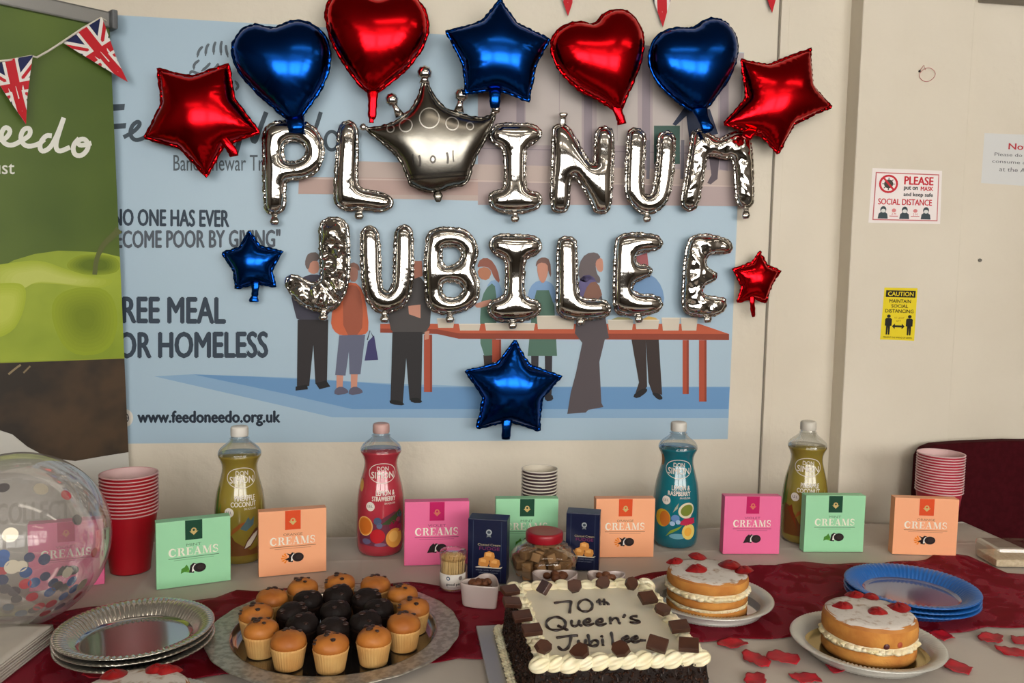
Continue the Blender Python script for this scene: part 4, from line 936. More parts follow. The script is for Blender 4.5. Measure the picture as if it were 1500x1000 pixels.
def stack(px, n, step, mouth, foot, h, mats, lab, group, lean=(0, 0), **kw):
    p = tb(*px); a, r, i_ = cup_mesh(mouth, foot, h, *mats, **kw)
    t0 = None
    words = ['first', 'second', 'third', 'fourth', 'fifth', 'sixth', 'seventh', 'eighth', 'ninth', 'tenth', 'eleventh', 'twelfth', 'thirteenth', 'fourteenth', 'fifteenth', 'sixteenth']
    for k in range(n):
        loc = (p.x + lean[0] * k * step, p.y + lean[1] * k * step, TZ + .0005 + k * step)
        wh = 'lowest cup' if k == 0 else 'topmost cup' if k == n - 1 else words[k] + ' cup from the bottom'
        lb = '%s of %s' % (wh, lab)
        if k == 0:
            t0 = thing('paper_cup', lb, 'cup', loc, 0, group); a.build('body', t0); r.build('rim', t0); i_.build('inside', t0)
        else: tag(copy_thing(t0, loc), lb, 'cup', group)
cupred = mat('cup_red', (158, 8, 26), .4); cuprim = mat('cup_pale_rim', (206, 160, 160), .5); cupin = mat('cup_pale_inside', (206, 172, 170), .6)
stack((191, 834), 12, .0068, .0515, .0365, .118, (cupred, cupin, cuprim), 'the red stack at left by the banner', 'red paper cups at left')
stack((1371, 786), 15, .0062, .0495, .035, .112, (mat('cup_rose', (172, 36, 58), .45), cupin, mat('cup_white_rim', (212, 176, 178), .5)), 'the red stack at right before the maroon chair', 'red paper cups at right')
stack((788, 797), 10, .0072, .0375, .027, .105, (mat('cup_white', (214, 206, 192), .55), mat('cup_cream_inside', (206, 196, 178), .6), mat('cup_cream_rim', (218, 210, 196), .5)), 'the white stack behind the middle mint box', 'white paper cups', stripe=mat('cup_gap_shade', (64, 48, 52), .5))  # plain white cups; the dark band paints in the shade between nested rims

# ================================================================== boxes of creams
def didone(pr, s, x0, y0, x1, y1, c, L):
    """high-contrast serif capitals drawn from stems, hairlines and serifs"""
    n = len(s); ws = {'C': 1.0, 'R': 1.05, 'E': .9, 'A': 1.05, 'M': 1.25, 'S': .82}; tot = sum(ws[k] for k in s) + .08 * (n - 1); u = (x1 - x0) / tot; x = x0; H = y1 - y0
    def R(a, b, a2, b2): pr.rect(x + a * u, y0 + b * H, x + a2 * u, y0 + b2 * H, c, L)
    def Pg(P): pr.poly([(x + a * u, y0 + b * H) for a, b in P], c, L)
    def arc(cx, cy, rx, ry, a0, a1, w0, w1):
        P = []
        for i in range(15):
            a = a0 + (a1 - a0) * i / 14; P.append((x + (cx + rx * math.cos(a)) * u, y0 + (cy + ry * math.sin(a)) * H))
        pr.line(P, [(w0 + (w1 - w0) * math.sin(PI * i / 14)) * u for i in range(15)], c, L)
    for ch in s:
        w_ = ws[ch]
        if ch == 'C': arc(.5, .5, .40, .46, .7, 2 * PI - .7, .06, .26); R(.78, .62, .86, .92); R(.78, .08, .86, .3)
        if ch == 'R': R(.14, 0, .36, 1); R(0, 0, .5, .06); R(0, .94, .5, 1); arc(.45, .74, .30, .23, -PI / 2, PI / 2, .06, .24); Pg([(.5, .5), (.72, .45), (1.02, .02), (.78, .0)]); R(.7, 0, 1.05, .06)
        if ch == 'E': R(.12, 0, .36, 1); R(0, 0, .82, .06); R(0, .94, .82, 1); R(.3, .47, .62, .53); R(.76, 0, .82, .26); R(.76, .74, .82, 1); R(.58, .38, .63, .62)
        if ch == 'A': Pg([(.46, 1), (.60, 1), (.94, 0), (.70, 0), (.44, .84)]); Pg([(.46, 1), (.50, .94), (.18, 0), (.12, 0)]); R(.26, .3, .72, .36); R(0, 0, .32, .06); R(.6, 0, 1.05, .06)
        if ch == 'M': Pg([(.12, 1), (.36, 1), (.70, .2), (.66, .0), (.56, .0)]); Pg([(.62, .06), (.68, .06), (1.02, 1), (.96, 1)]); R(.14, 0, .2, 1); R(.94, 0, 1.14, 1); R(0, 0, .34, .06); R(0, .94, .3, 1); R(.84, 0, 1.25, .06); R(.96, .94, 1.25, 1)
        if ch == 'S': arc(.42, .74, .26, .22, .3, PI * 1.5, .06, .18); arc(.42, .27, .28, .23, PI / 2, -PI * .9, .2, .06); R(.66, .7, .72, .94); R(.06, .06, .12, .3)
        x += (w_ + .08) * u
SC_COL = dict(mint=((150, 210, 164), (20, 66, 46), (212, 226, 196)), orange=((240, 168, 124), (214, 76, 34), (240, 214, 186)), pink=((230, 104, 152), (186, 22, 92), (238, 206, 214)))
def cream_box(label, kind, bl, br, tl, seed, dep=.024):
    col, flap, txt = SC_COL[kind]
    a = tb(*bl); b = tb(*br); wd = min(.136, max(.124, (b - a).length)); h = at(*tl, a.y).z - TZ
    yaw = math.atan2(b.y - a.y, b.x - a.x); c = (a + b) / 2
    mb = MB(); mb.box((0, dep / 2, h / 2), (wd, dep, h), mat('card_' + kind, col, .5), bevel=.0008)
    pr = Print(mb, lambda u, v, L: (u * wd, -.0002 * L - .0001, v * h))
    pr.rect(-.115, .70, .115, .995, flap, 1)
    go = (196, 172, 110)
    if kind == 'pink': go = (206, 110, 90)
    pr.disc(0, .84, .038, .04, go, 2, 16); pr.poly([(-.06, .83), (0, .77), (.06, .83), (.03, .825), (0, .80), (-.03, .825)], go, 3); pr.disc(0, .845, .016, .017, flap, 3, 12)
    pr.text({'mint': 'MINT', 'orange': 'ORANGE', 'pink': 'VIOLET'}[kind], -.1 if kind == 'mint' else -.14, .605, .1 if kind == 'mint' else .14, .645, tuple(int(x * .62) for x in col), 1)
    didone(pr, 'CREAMS', -.335, .47, .335, .59, (236, 230, 214), 2)
    pr.rect(-.34, .435, .34, .443, tuple(int(x * .45) for x in col), 1); pr.rect(-.27, .405, .27, .411, tuple(int(x * .72) for x in col), 1)
    D = (34, 24, 26)
    if kind == 'mint':
        pr.poly([(-.18, .20), (-.13, .22), (-.06, .20), (-.07, .27), (-.10, .33), (-.13, .29), (-.17, .27)], (72, 132, 44), 2); pr.poly([(-.12, .22), (-.06, .21), (-.07, .25)], (98, 160, 60), 3)
    if kind == 'orange':
        for k in range(5):
            aa = 1.9 + k * .55; pr.poly([(-.08, .26), (-.08 + .10 * math.cos(aa), .26 + .09 * math.sin(aa)), (-.08 + .09 * math.cos(aa + .35), .26 + .08 * math.sin(aa + .35))], (232, 130, 30), 2)
        pr.poly([(-.10, .34), (-.02, .31), (-.06, .27), (-.12, .24), (-.04, .21), (-.02, .26), (-.06, .3)], D, 3)
    if kind == 'pink': pr.poly([(-.15, .19), (-.10, .30), (-.05, .345), (-.03, .32), (-.07, .2)], D, 2)
    pr.poly([(-.07, .20), (-.05, .31), (-.01, .345), (.03, .33), (-.01, .27), (.0, .19)], D, 3); pr.poly([(-.03, .21), (-.025, .28), (.005, .325), (.03, .32), (.0, .27), (.005, .22)], (230, 226, 220), 4)
    pr.disc(.075, .265, .085, .07, D, 5, 24); pr.disc(.09, .268, .05, .04, (48, 36, 36), 6, 18)
    o = mb.build('sweet_box', None, (c.x, c.y, TZ + .0008), yaw); tag(o, label, 'box', 'boxes of creams')
cream_box('mint green box of creams in front of the left cup stack', 'mint', (229.4, 864.6), (338, 850), (228, 767), 1)
cream_box('orange box of creams before the left yellow bottle', 'orange', (379, 846), (478, 836.6), (378, 751), 2)
cream_box('pink box of creams beside the pink bottle', 'pink', (592, 829), (686, 826), (594, 736), 3)
cream_box('mint green box of creams behind the jar of fudge', 'mint', (725, 817), (816, 816), (724, 731), 4)
cream_box('orange box of creams before the turquoise bottle', 'orange', (871, 817), (957, 816), (871, 731), 5)
cream_box('pink box of creams right of the turquoise bottle', 'pink', (1059, 811.6), (1140.6, 811.6), (1063, 727), 6)
cream_box('mint green box of creams before the right yellow bottle', 'mint', (1177, 808.6), (1264, 808.6), (1179.6, 726), 7)
cream_box('orange box of creams before the right cup stack', 'orange', (1306, 811.6), (1401, 815), (1311, 729), 8)
cream_box('pink box of creams seen through the clear confetti balloon', 'pink', (47, 867), (149, 856), (39, 769), 9)

# ================================================================== navy fudge boxes
NAV = mat('navy_card', (16, 22, 52), .3, spec=.3)
def fudge_box(label, bl, br, tl, yaw):
    a = tb(*bl); b = tb(*br); wd = (b - a).length; h = at(*tl, a.y).z - TZ; c = (a + b) / 2; dp = .04
    mb = MB(); mb.box((0, dp / 2, h / 2), (wd, dp, h), NAV, bevel=.0012)
    pr = Print(mb, lambda u, v, L: (u * wd, -.0002 * L - .0001, v * h)); S_ = (150, 156, 160)
    for s in (-1, 1): pr.rect(s * .36 - .006, .02, s * .36 + .006, .98, (58, 70, 92), 1)
    pr.disc(.04, .80, .075, .045, S_, 1, 18); pr.disc(.04, .80, .045, .024, (60, 70, 80), 2, 14); pr.poly([(.0, .76), (.08, .76), (.1, .72), (.04, .735), (-.02, .72)], (110, 116, 120), 2)
    pr.text('Clotted Cream', -.24, .585, .34, .62, (176, 160, 128), 1); pr.text('FUDGE', -.2, .52, .32, .57, (110, 44, 84), 1, .02)
    for x, y in ((-.08, .33), (.2, .32), (.06, .43)):
        pr.poly([(x - .14, y - .05), (x - .06, y - .075), (x + .1, y - .07), (x + .14, y - .01), (x + .12, y + .05), (x, y + .075), (x - .12, y + .05)], (206, 138, 66), 2 if y < .4 else 4); pr.poly([(x - .09, y), (x + .05, y - .01), (x + .06, y + .045), (x - .08, y + .05)], (226, 168, 96), 3 if y < .4 else 5)
    pr.poly([(-.30, .24), (-.2, .26), (.3, .25), (.4, .27), (.36, .235), (-.26, .235)], (214, 206, 190), 1)
    pr.text('made with Cornish', -.28, .19, .34, .215, (130, 136, 150), 1); pr.text('clotted cream', -.2, .15, .28, .175, (130, 136, 150), 1)
    side = Print(mb, lambda u, v, L: (wd / 2 + .0002 * L, u * dp, v * h)); side.rect(.25, .1, .38, .8, (52, 64, 84), 1); side.rect(.55, .2, .62, .7, (70, 80, 100), 1)
    o = mb.build('fudge_box', None, (c.x, c.y, TZ + .003), yaw); tag(o, label, 'box', 'navy fudge boxes')
fudge_box('navy blue fudge box left of the fudge jar', (684, 857), (741, 854), (684, 764), -.28)
fudge_box('navy blue fudge box right of the fudge jar', (828, 838), (876, 836.5), (828, 754.5), -.30)
# ================================================================== plates
ON = TZ + .0045                 # top of the runner
def plate_prof(R, h, cr): return [(0, .0012), (cr * .96, .0012), (cr, .0016), (cr + .004, .004), (R - .022, h - .006), (R - .012, h - .0012), (R - .004, h), (R - .001, h - .0006), (R, h - .002), (R - .003, h - .0028), (R - .014, h - .0044), (R - .024, h - .009), (cr + .004, .0012), (cr - .002, 0), (0, 0)]
def plate(name, label, group, x, y, z, R, h, cr, m, m2, rot=0, nr=80):
    def wob(r, z_, a, i):
        if cr + .002 < r < R - .0005: z_ += .0013 * math.sin(nr * a) * min(1, (r - cr) / .01) * (1 if r < R - .008 else .5)
        return r, z_
    t = thing(name, label, 'plate', (x, y, z), rot, group)
    pf = plate_prof(R, h, cr)
    mb = MB(); mb.lathe(pf[3:], m, 320, wob=wob, cap=False); mb.build('fluted_rim', t)
    mb = MB(); mb.lathe(pf[:4], m2, 64, cap=False); mb.build('centre', t)
    return t
silver = mat('silver_card', (212, 208, 198), .2, .92, bump=(40, .05, .002)); silver_flat = mat('silver_card_centre', (186, 182, 180), .09, .95)
for k, (dx, dy) in enumerate(((.001, -.001), (-.001, .001), (0, 0))):
    plate('paper_plate', ('bottom', 'middle', 'top')[k] + ' silver paper plate of the stack at the left', 'silver plates', -.377 + dx, -.562 + dy, ON + .0092 * k, .1157, .022, .079, silver, silver_flat, k * .3)
bl = mat('blue_card', (28, 92, 164), .33, coat=.3); bl2 = mat('blue_card_centre', (92, 100, 140), .1, .55, coat=.6)
for k, (dx, dy) in enumerate(((.001, .001), (-.001, -.001), (0, 0))):
    plate('paper_plate', ('bottom', 'middle', 'top')[k] + ' blue paper plate of the stack at the right', 'blue plates', .957 + dx, -.503 + dy, ON + .0088 * k, .1157, .021, .079, bl, bl2, k * .4)
white_pl = mat('white_foil_card', (206, 204, 196), .3, .45)
gold = mat('gold_card_centre', (176, 152, 96), .22, .8)
C2 = (.764, -.681)
plate('paper_plate', 'white and gold paper plate under the near sponge cake', 'cake plates', C2[0], C2[1], TZ + .0045, .1173, .022, .090, white_pl, gold, .2, 110)
c1 = tb(1037, 875, .02); C1 = (c1.x, c1.y)
plate('paper_plate', 'white and silver paper plate under the far sponge cake', 'cake plates', C1[0], C1[1], ON, .1150, .022, .0915, white_pl, silver_flat, .5, 110)
c3 = tb(194, 1003, .07); C3 = (c3.x, c3.y)
plate('paper_plate', 'paper plate under the sponge cake cut off at the bottom left', 'cake plates', C3[0], C3[1], TZ + .0045, .1150, .022, .090, white_pl, silver_flat, .9, 110)

# ================================================================== sponge cakes
spg = mat('sponge_crumb', (204, 142, 64), .85, rgb2=(178, 112, 44), nscale=28, bump=(150, .5, .002), sss=.1)
crust = mat('sponge_crust', (164, 98, 40), .75, rgb2=(188, 126, 58), nscale=22, bump=(110, .35, .002))
creamm = mat('whipped_cream', (226, 206, 160), .55, rgb2=(236, 224, 192), nscale=60, bump=(140, .6, .003), sss=.15)
sugar = mat('icing_sugar', (208, 200, 192), .95, rgb2=(150, 116, 84), nscale=80, contrast=(.54, .74), bump=(220, .6, .0015), ndetail=6)
straw = mat('strawberry_red', (122, 8, 14), .45, rgb2=(150, 24, 24), nscale=70, bump=(300, .4, .001), spec=.3)
strawc = mat('strawberry_cut', (190, 58, 50), .35, rgb2=(168, 26, 36), nscale=50)
jam = mat('jam', (110, 20, 28), .25)
def wobble(sd, amp):
    return lambda r, z, a, i: (r * (1 + amp * noise.noise(Vector((math.cos(a) * 2, math.sin(a) * 2, sd + z * 30)))), z + amp * .05 * noise.noise(Vector((math.cos(a) * 3, math.sin(a) * 3, sd))))
def ring_blobs(mb, R, z, n, r, m, seed, hz=.7):
    rd = random.Random(seed)
    for i in range(n):
        a = 2 * PI * (i + rd.random() * .6) / n; q = r * (.6 + .7 * rd.random()); rr = R + (rd.random() - .55) * r * 1.2
        mb.ball((rr * math.cos(a), rr * math.sin(a), z + (rd.random() - .5) * r * .7), (q * 1.25, q * 1.25, q * hz), m, 9, 6)
def berry(t, x, y, z, s, rz, flat=.5):
    mb = MB(); rd = random.Random(int(x * 9999)); M = Matrix.Rotation(rz, 3, 'Z') @ Matrix.Rotation(.2, 3, 'Y') @ Matrix.Rotation(rd.uniform(-.3, .3), 3, 'X')
    # a halved berry: pointed outline, domed skin, nearly flat cut face
    n, k = 26, 7; vs = []; fs = []
    def outline(a):
        c, sn = math.cos(a), math.sin(a); w_ = .78 * (1 - .38 * c) if c > 0 else .78; return c * (1.15 if c > 0 else .8), sn * w_
    for sgn, H in ((1, flat * .75), (-1, flat * .5)):
        for i in range(k + 1):
            q = i / k
            for j in range(n):
                ox, oy = outline(2 * PI * j / n); hz = sgn * H * (1 - q ** 2.6) * (1 + .22 * math.sin(6 * ox + 3) * math.cos(5 * oy)) ; e = 1 + .05 * noise.noise(Vector((ox * 2, oy * 2, rd.random() * 0 + x * 90)))
                vs.append(M @ Vector((ox * q * s * e, oy * q * s * e, hz * s)))
    N = (k + 1) * n
    for o_ in (0, N):
        for i in range(k):
            for j in range(n):
                j2 = (j + 1) % n; f = [o_ + i * n + j, o_ + (i + 1) * n + j, o_ + (i + 1) * n + j2, o_ + i * n + j2]; fs.append(f if o_ == 0 else f[::-1])
    mb.add(vs, fs, straw, True)
    return mb.build('strawberry', t, (x, y, z))
def victoria(label, x, y, z, R, layers, berries, seed, chips=()):
    t = thing('sponge_cake', label, 'cake', (x, y, z), 0, 'strawberry sponge cakes'); zz = 0
    for kind, h in layers:
        mb = MB()
        if kind == 'sponge':
            mb.lathe([(0, zz), (R * .95, zz), (R * .99, zz + h * .15), (R, zz + h * .4), (R * .995, zz + h * .8), (R * .97, zz + h), (0, zz + h)], spg, 72, wob=wobble(seed + zz * 100, .022)); mb.lathe([(R * .90, zz - .0004), (R * .965, zz + .0006), (R * 1.0, zz + h * .22)], crust, 72, wob=wobble(seed + zz * 100, .022), cap=False); mb.build('sponge_layer', t)
        elif kind == 'top':
            mb.lathe([(0, zz), (R * .96, zz), (R, zz + h * .15), (R * 1.005, zz + h * .5), (R * .985, zz + h * .8)], spg, 72, wob=wobble(seed + 5, .015), cap=False)
            mb.lathe([(R * .985, zz + h * .8), (R * .96, zz + h * .93), (R * .9, zz + h)], crust, 72, wob=wobble(seed + 5, .015), cap=False); mb.build('sponge_layer', t)
            ms = MB(); ms.lathe([(R * .965, zz + h * .90), (R * .93, zz + h * .985), (R * .8, zz + h * 1.05), (R * .5, zz + h * 1.10), (0, zz + h * 1.12)], sugar, 72, wob=lambda r, z_, a, i: (r * (1 + .015 * noise.noise(Vector((math.cos(a) * 4, math.sin(a) * 4, seed)))), z_ + .0012 * noise.noise(Vector((r * 40 * math.cos(a), r * 40 * math.sin(a), seed)))), cap=False); ms.build('icing_sugar', t)
        elif kind == 'cream':
            mb.lathe([(0, zz - .001), (R * .96, zz - .001), (R * .98, zz + h * .5), (R * .96, zz + h + .001), (0, zz + h + .001)], creamm, 60, wob=wobble(seed + 9, .05)); ring_blobs(mb, R * .955, zz + h / 2, 320, h * .40, creamm, seed); mb.build('cream_filling', t)
        zz += h
    for (bx, by, s, rz) in berries: berry(t, bx * R, by * R, zz + .002, s * 1.5, rz, .5)
    for (a, zc, s, dark) in chips:
        mb = MB(); mb.ball((0, 0, 0), (s, s * .5, s), mat('cherry_dark', (74, 22, 26), .4) if dark else mat('berry_stain', (164, 72, 40), .6), 10, 8); mb.build('berry_piece', t, (R * .99 * math.cos(a), R * .99 * math.sin(a), zc), a + PI / 2)
    return t
victoria('strawberry sponge cake nearest the right front, dusted with icing sugar', C2[0] + .004, C2[1] + .002, TZ + .0078, .0715, [('sponge', .020), ('cream', .011), ('top', .031)], [(-.5, .25, .0125, 2.8), (.08, -.18, .0135, 3.4), (.72, .02, .0155, 2.2), (.45, .72, .012, .5), (.15, .86, .012, 2.0)], 3, [(-1.75, .036, .005, 1), (-1.45, .038, .005, 0), (-.75, .046, .003, 1)])
victoria('strawberry sponge cake behind, right of the sheet cake, dusted with icing sugar', C1[0] - .008, C1[1] - .014, ON + .0030, .071, [('sponge', .016), ('cream', .005), ('sponge', .014), ('cream', .012), ('top', .021)], [(-.3, -.02, .0155, 3.3), (-.62, .62, .011, 2.5), (.05, .9, .014, .4), (.66, .12, .019, 2.0), (.85, -.22, .015, 1.2)], 8)
victoria('strawberry sponge cake cut off by the bottom left of the photo', C3[0], C3[1], TZ + .0078, .071, [('sponge', .018), ('cream', .009), ('top', .026)], [(-.5, .6, .014, 1.0), (.2, .78, .012, 2.5), (.4, .74, .012, .4), (-.1, -.2, .014, 2), (.4, -.3, .013, 1)], 14)

# ================================================================== silver platter and muffins
PX, PYY = -.0760, -.537
plm = mat('pewter_platter', (186, 180, 168), .42, .75, rgb2=(154, 148, 136), nscale=110, contrast=(.42, .58), bump=(120, .4, .003)); plw = mat('platter_well', (150, 146, 140), .14, .95)
t = thing('serving_platter', 'round silver serving platter with engraved rim holding muffins', 'platter', (PX, PYY, ON))
mb = MB(); mb.lathe([(.1625, .0108), (.1640, .0122), (.168, .0118), (.192, .0124), (.1985, .0132), (.2005, .0124), (.1995, .0112), (.192, .0104), (.1640, .0094)], plm, 160, cap=False, wob=lambda r, z, a, i: (r * (1 + .004 * math.cos(24 * a)) if r > .19 else r, z)); mb.build('rim', t)
mb = MB(); mb.lathe([(0, .002), (.152, .002), (.157, .004), (.1605, .008), (.1627, .0112), (.1645, .0124), (.1640, .0094), (.158, .002), (.150, 0), (0, 0)], plw, 128, cap=False); mb.build('well', t)
paper_v = mat('muffin_case', (208, 164, 100), .7, rgb2=(196, 142, 78), nscale=20); crumb_v = mat('muffin_top', (158, 88, 28), .55, rgb2=(186, 116, 44), nscale=22, bump=(80, .4, .003)); paper_c = mat('dark_case', (34, 22, 17), .8, spec=.1); crumb_c = mat('choc_muffin_top', (30, 21, 19), .6, rgb2=(20, 14, 13), nscale=20, bump=(70, .6, .004), spec=.2); chipm = mat('choc_chip', (44, 22, 14), .4)
def muffin_parts(pm, cm, sd):
    a = MB(); a.lathe([(0, 0), (.0195, 0), (.0205, .001), (.0255, .030), (.0265, .034), (.0258, .034), (.0248, .030)], pm, 120, wob=lambda r, z, an, i: (r * (1 + .022 * math.sin(36 * an) * (r > .015)), z), cap=False)
    b = MB(); b.lathe([(.0252, .0305), (.0272, .0345), (.0280, .038), (.0268, .043), (.0225, .0485), (.0150, .0525), (.007, .0542), (0, .0545)], cm, 40, wob=lambda r, z, an, i: (r * (.945 + .03 * noise.noise(Vector((math.cos(an) * 1.6, math.sin(an) * 1.6, sd)))), z + .0028 * noise.noise(Vector((r * 70 * math.cos(an), r * 70 * math.sin(an), sd)))), cap=False)
    return a, b
def make_muffin(pm, cm, sd, chips):
    t = thing('muffin', 'x', 'muffin'); a, b = muffin_parts(pm, cm, sd); a.build('paper_case', t); b.build('muffin_top', t); rd = random.Random(sd)
    for i in range(chips):
        an = rd.random() * 6.28; r = .006 + .019 * rd.random(); z = .0552 - (r / .0275) ** 2.6 * .0135
        c = MB(); s = .0028 + .0030 * rd.random(); c.ball((0, 0, 0), (s * 1.3, s, s * .45), chipm, 10, 6, disp=lambda d: .35 * noise.noise(d * 1.6 + Vector((i, sd, 0)))); c.build('chocolate_chip', t, (r * math.cos(an), r * math.sin(an), z - .0006), an)
    return t
MZ = ON + .0026
van = [(0, 'front left'), (0, 'at the very front'), (0, 'front right'), (0, 'at the right front'), (0, 'rightmost'), (0, 'at the right back'), (0, 'at the back, right of centre'), (0, 'at the very back'), (0, 'at the back, left of centre'), (0, 'at the left back'), (0, 'leftmost'), (0, 'at the left front')]
cho = [(0, 'frontmost'), (0, 'at the right front'), (0, 'at the right'), (0, 'at the right back'), (0, 'at the very back'), (0, 'at the left back'), (0, 'at the left'), (0, 'at the left front'), (0, 'in the centre')]
mz = []
pol = lambda r, d: [PX + r * math.cos(math.radians(d)), PYY + r * math.sin(math.radians(d))]
ring12 = [pol(.1248, -120 + 30 * i) for i in range(12)]
inner = [pol(.0685, -90 + 45 * i) for i in range(8)] + [pol(0, 0)]
for lst, pm, cm, nm, ch, pts in ((van, paper_v, crumb_v, 'golden chocolate chip muffin', 6, ring12), (cho, paper_c, crumb_c, 'dark chocolate muffin', 4, inner)):
    mz.append((lst, [make_muffin(pm, cm, s_ + ch, ch) for s_ in (1, 2, 3)], nm, pts))
for lst, pro, nm, pts in mz:
    for i, ((_, wh), p) in enumerate(zip(lst, pts)):
        o = pro[i] if i < 3 else copy_thing(pro[i % 3], (0, 0, 0)); o.location = (p[0], p[1], MZ); o.rotation_euler = (0, 0, i * 2.1); o.scale = (.95, .95, 1) if lst is cho else (1, 1, 1)
        tag(o, '%s %s of the %s' % (nm, wh, 'ring on the platter' if 'golden' in nm else 'inner cluster on the platter'), 'muffin', nm + 's')

# ================================================================== sheet cake
CX, CYC, CWD, CDP, CH = .3135, -.7175, .228, .274, .083; CA = -.012
bz = TZ + .0045
mb = MB(); mb.box((0, 0, .003), (.325, .365, .006), mat('silver_board', (186, 184, 180), .3, .6), bevel=.001); tag(mb.build('cake_board', None, (CX, CYC, bz), CA), 'silver square cake board under the sheet cake', 'cake board')
t = thing('sheet_cake', 'rectangular chocolate cake iced white with 70th Queen\'s Jubilee lettering', 'cake', (CX, CYC, bz + .0062), CA)
hx, hy = CWD / 2, CDP / 2
choc = mat('chocolate_side', (34, 20, 13), .6, rgb2=(20, 11, 8), nscale=60, bump=(120, .6, .004), spec=.2); icing = mat('white_icing', (226, 216, 192), .42, bump=(18, .12, .003), sss=.1); butter = mat('buttercream', (234, 222, 184), .5, rgb2=(240, 230, 200), nscale=40, bump=(60, .25, .002), sss=.12)
mb = MB(); sl = .010
vs = [(-hx - sl, -hy - sl, 0), (hx + sl, -hy - sl, 0), (hx + sl, hy + sl, 0), (-hx - sl, hy + sl, 0), (-hx, -hy, CH - .004), (hx, -hy, CH - .004), (hx, hy, CH - .004), (-hx, hy, CH - .004)]
mb.add(vs, [[0, 1, 5, 4], [1, 2, 6, 5], [2, 3, 7, 6], [3, 0, 4, 7], [3, 2, 1, 0]], choc); mb.build('sponge_body', t)
mb = MB(); mb.box((0, 0, CH - .002), (CWD - .004, CDP - .004, .004), icing, bevel=.001); mb.build('icing_top', t)
rd = random.Random(5); mb = MB()
smats = [mat('vermicelli_%d' % i, c_, .45, spec=.25) for i, c_ in enumerate(((44, 26, 18), (28, 17, 13), (60, 38, 28)))]
for side in range(4):
    for i in range(950 if side in (0, 3) else 320):
        L_ = CWD if side in (0, 2) else CDP; u = (rd.random() - .5) * L_; v = rd.random() * (CH - .008) + .002; out = sl * (1 - v / (CH - .004)) + .0006
        if side == 0: p = (u, -hy - out, v)
        elif side == 1: p = (hx + out, u, v)
        elif side == 2: p = (u, hy + out, v)
        else: p = (-hx - out, u, v)
        R = Matrix.Rotation(rd.random() * 6.3, 3, 'X') @ Matrix.Rotation(rd.random() * 6.3, 3, 'Y') @ Matrix.Rotation(rd.random() * 6.3, 3, 'Z')
        mb.box(p, (.0052, .0017, .0017), smats[rd.randrange(3)], rot=R)
o = mb.build('chocolate_vermicelli', t); o['kind'] = 'stuff'
# piped border: overlapping shells along the four edges, and a line at the foot
def shell(mb, x, y, z, ang, s):
    M = Matrix.Rotation(ang, 3, 'Z') @ Matrix.Rotation(.25, 3, 'Y')
    mb.ball((x, y, z), (s * 1.35, s * 1.0, s * .78), butter, 28, 18, R=M, disp=lambda d: .13 * math.sin(7 * math.atan2(d.z, d.y) + 2.2 * d.x) * (1 - d.x * d.x) - .20 * max(0, -d.x))
mb = MB(); zb = CH - .0005
for sgn in (-1, 1):
    for i in range(12): shell(mb, -hx + .006 + (CWD - .012) * i / 11, sgn * (hy - (.010 if sgn > 0 else .004)) + .001 * math.sin(i * 2.1), zb - (0 if sgn > 0 else .003), 0.25 * math.sin(i) + (0 if sgn > 0 else PI), .0125 + .0012 * math.sin(i * 3.7))
    for i in range(13): shell(mb, sgn * (hx - .010) + .001 * math.sin(i * 1.7), -hy + .012 + (CDP - .024) * i / 12, zb, PI / 2 + .25 * math.sin(i * 1.3), .0118 + .0012 * math.sin(i * 2.9))
mb.build('cream_border', t)
mb = MB()
for sgn in (-1, 1):
    for i in range(26): shell(mb, -hx - .014 + (CWD + .028) * i / 25, sgn * (hy + sl + .007), .006, 0, .0068 + .0008 * math.sin(i * 2.3))
    for i in range(30): shell(mb, sgn * (hx + sl + .007), -hy - .014 + (CDP + .028) * i / 29, .006, PI / 2, .0068 + .0008 * math.sin(i * 2.3))
mb.build('cream_foot_border', t)
# chocolate pieces pressed into the border (photo positions on the cake top)
chocp = mat('milk_chocolate', (74, 42, 28), .38, rgb2=(60, 32, 22), nscale=40)
inv = Matrix.Rotation(-CA, 3, 'Z')
def on_cake(px, py, up=0.0):
    p = tb(px, py, bz + .0062 - TZ + CH + up) - Vector((CX, CYC, bz + .0062)); return inv @ p
pcs = [((747, 864), 0, .3, 0), ((750, 882), 0, .1, 0), ((765, 902), 0, .05, 0), ((779, 922), 0, .1, 0), ((797, 947), 1, .5, .5), ((849, 954), 1, -.7, .6), ((909, 950), 1, -.6, .6), ((963, 943), 0, -.5, .45), ((1009, 944), 0, -.35, .3), ((995, 917), 0, -.05, .1), ((971, 892), 1, .1, .2), ((949, 875), 0, .25, .35), ((925, 854), 1, .7, .7), ((883, 853), 1, .2, .8), ((842, 858), 1, -.3, .8), ((797, 860), 0, -1.3, .9)]
for i, ((x, y), k, rz, tilt) in enumerate(pcs):
    p = on_cake(x, y, .016); mb = MB(); rdm = random.Random(i)
    if k == 0: mb.box((0, 0, 0), (.0265, .0205, .0075), chocp, bevel=.0014)
    else:
        n = 7; P = [(.0125 * math.cos(2 * PI * j / n) * (.85 + .3 * rdm.random()), .0105 * math.sin(2 * PI * j / n) * (.85 + .3 * rdm.random())) for j in range(n)]; mb.prism(P, -.0035, .0035, chocp)
    o = mb.build('chocolate_piece', t, (p.x, p.y, p.z)); o.rotation_euler = (min(tilt * .8 + .2, .9), .14 * math.sin(i * 2), rz)
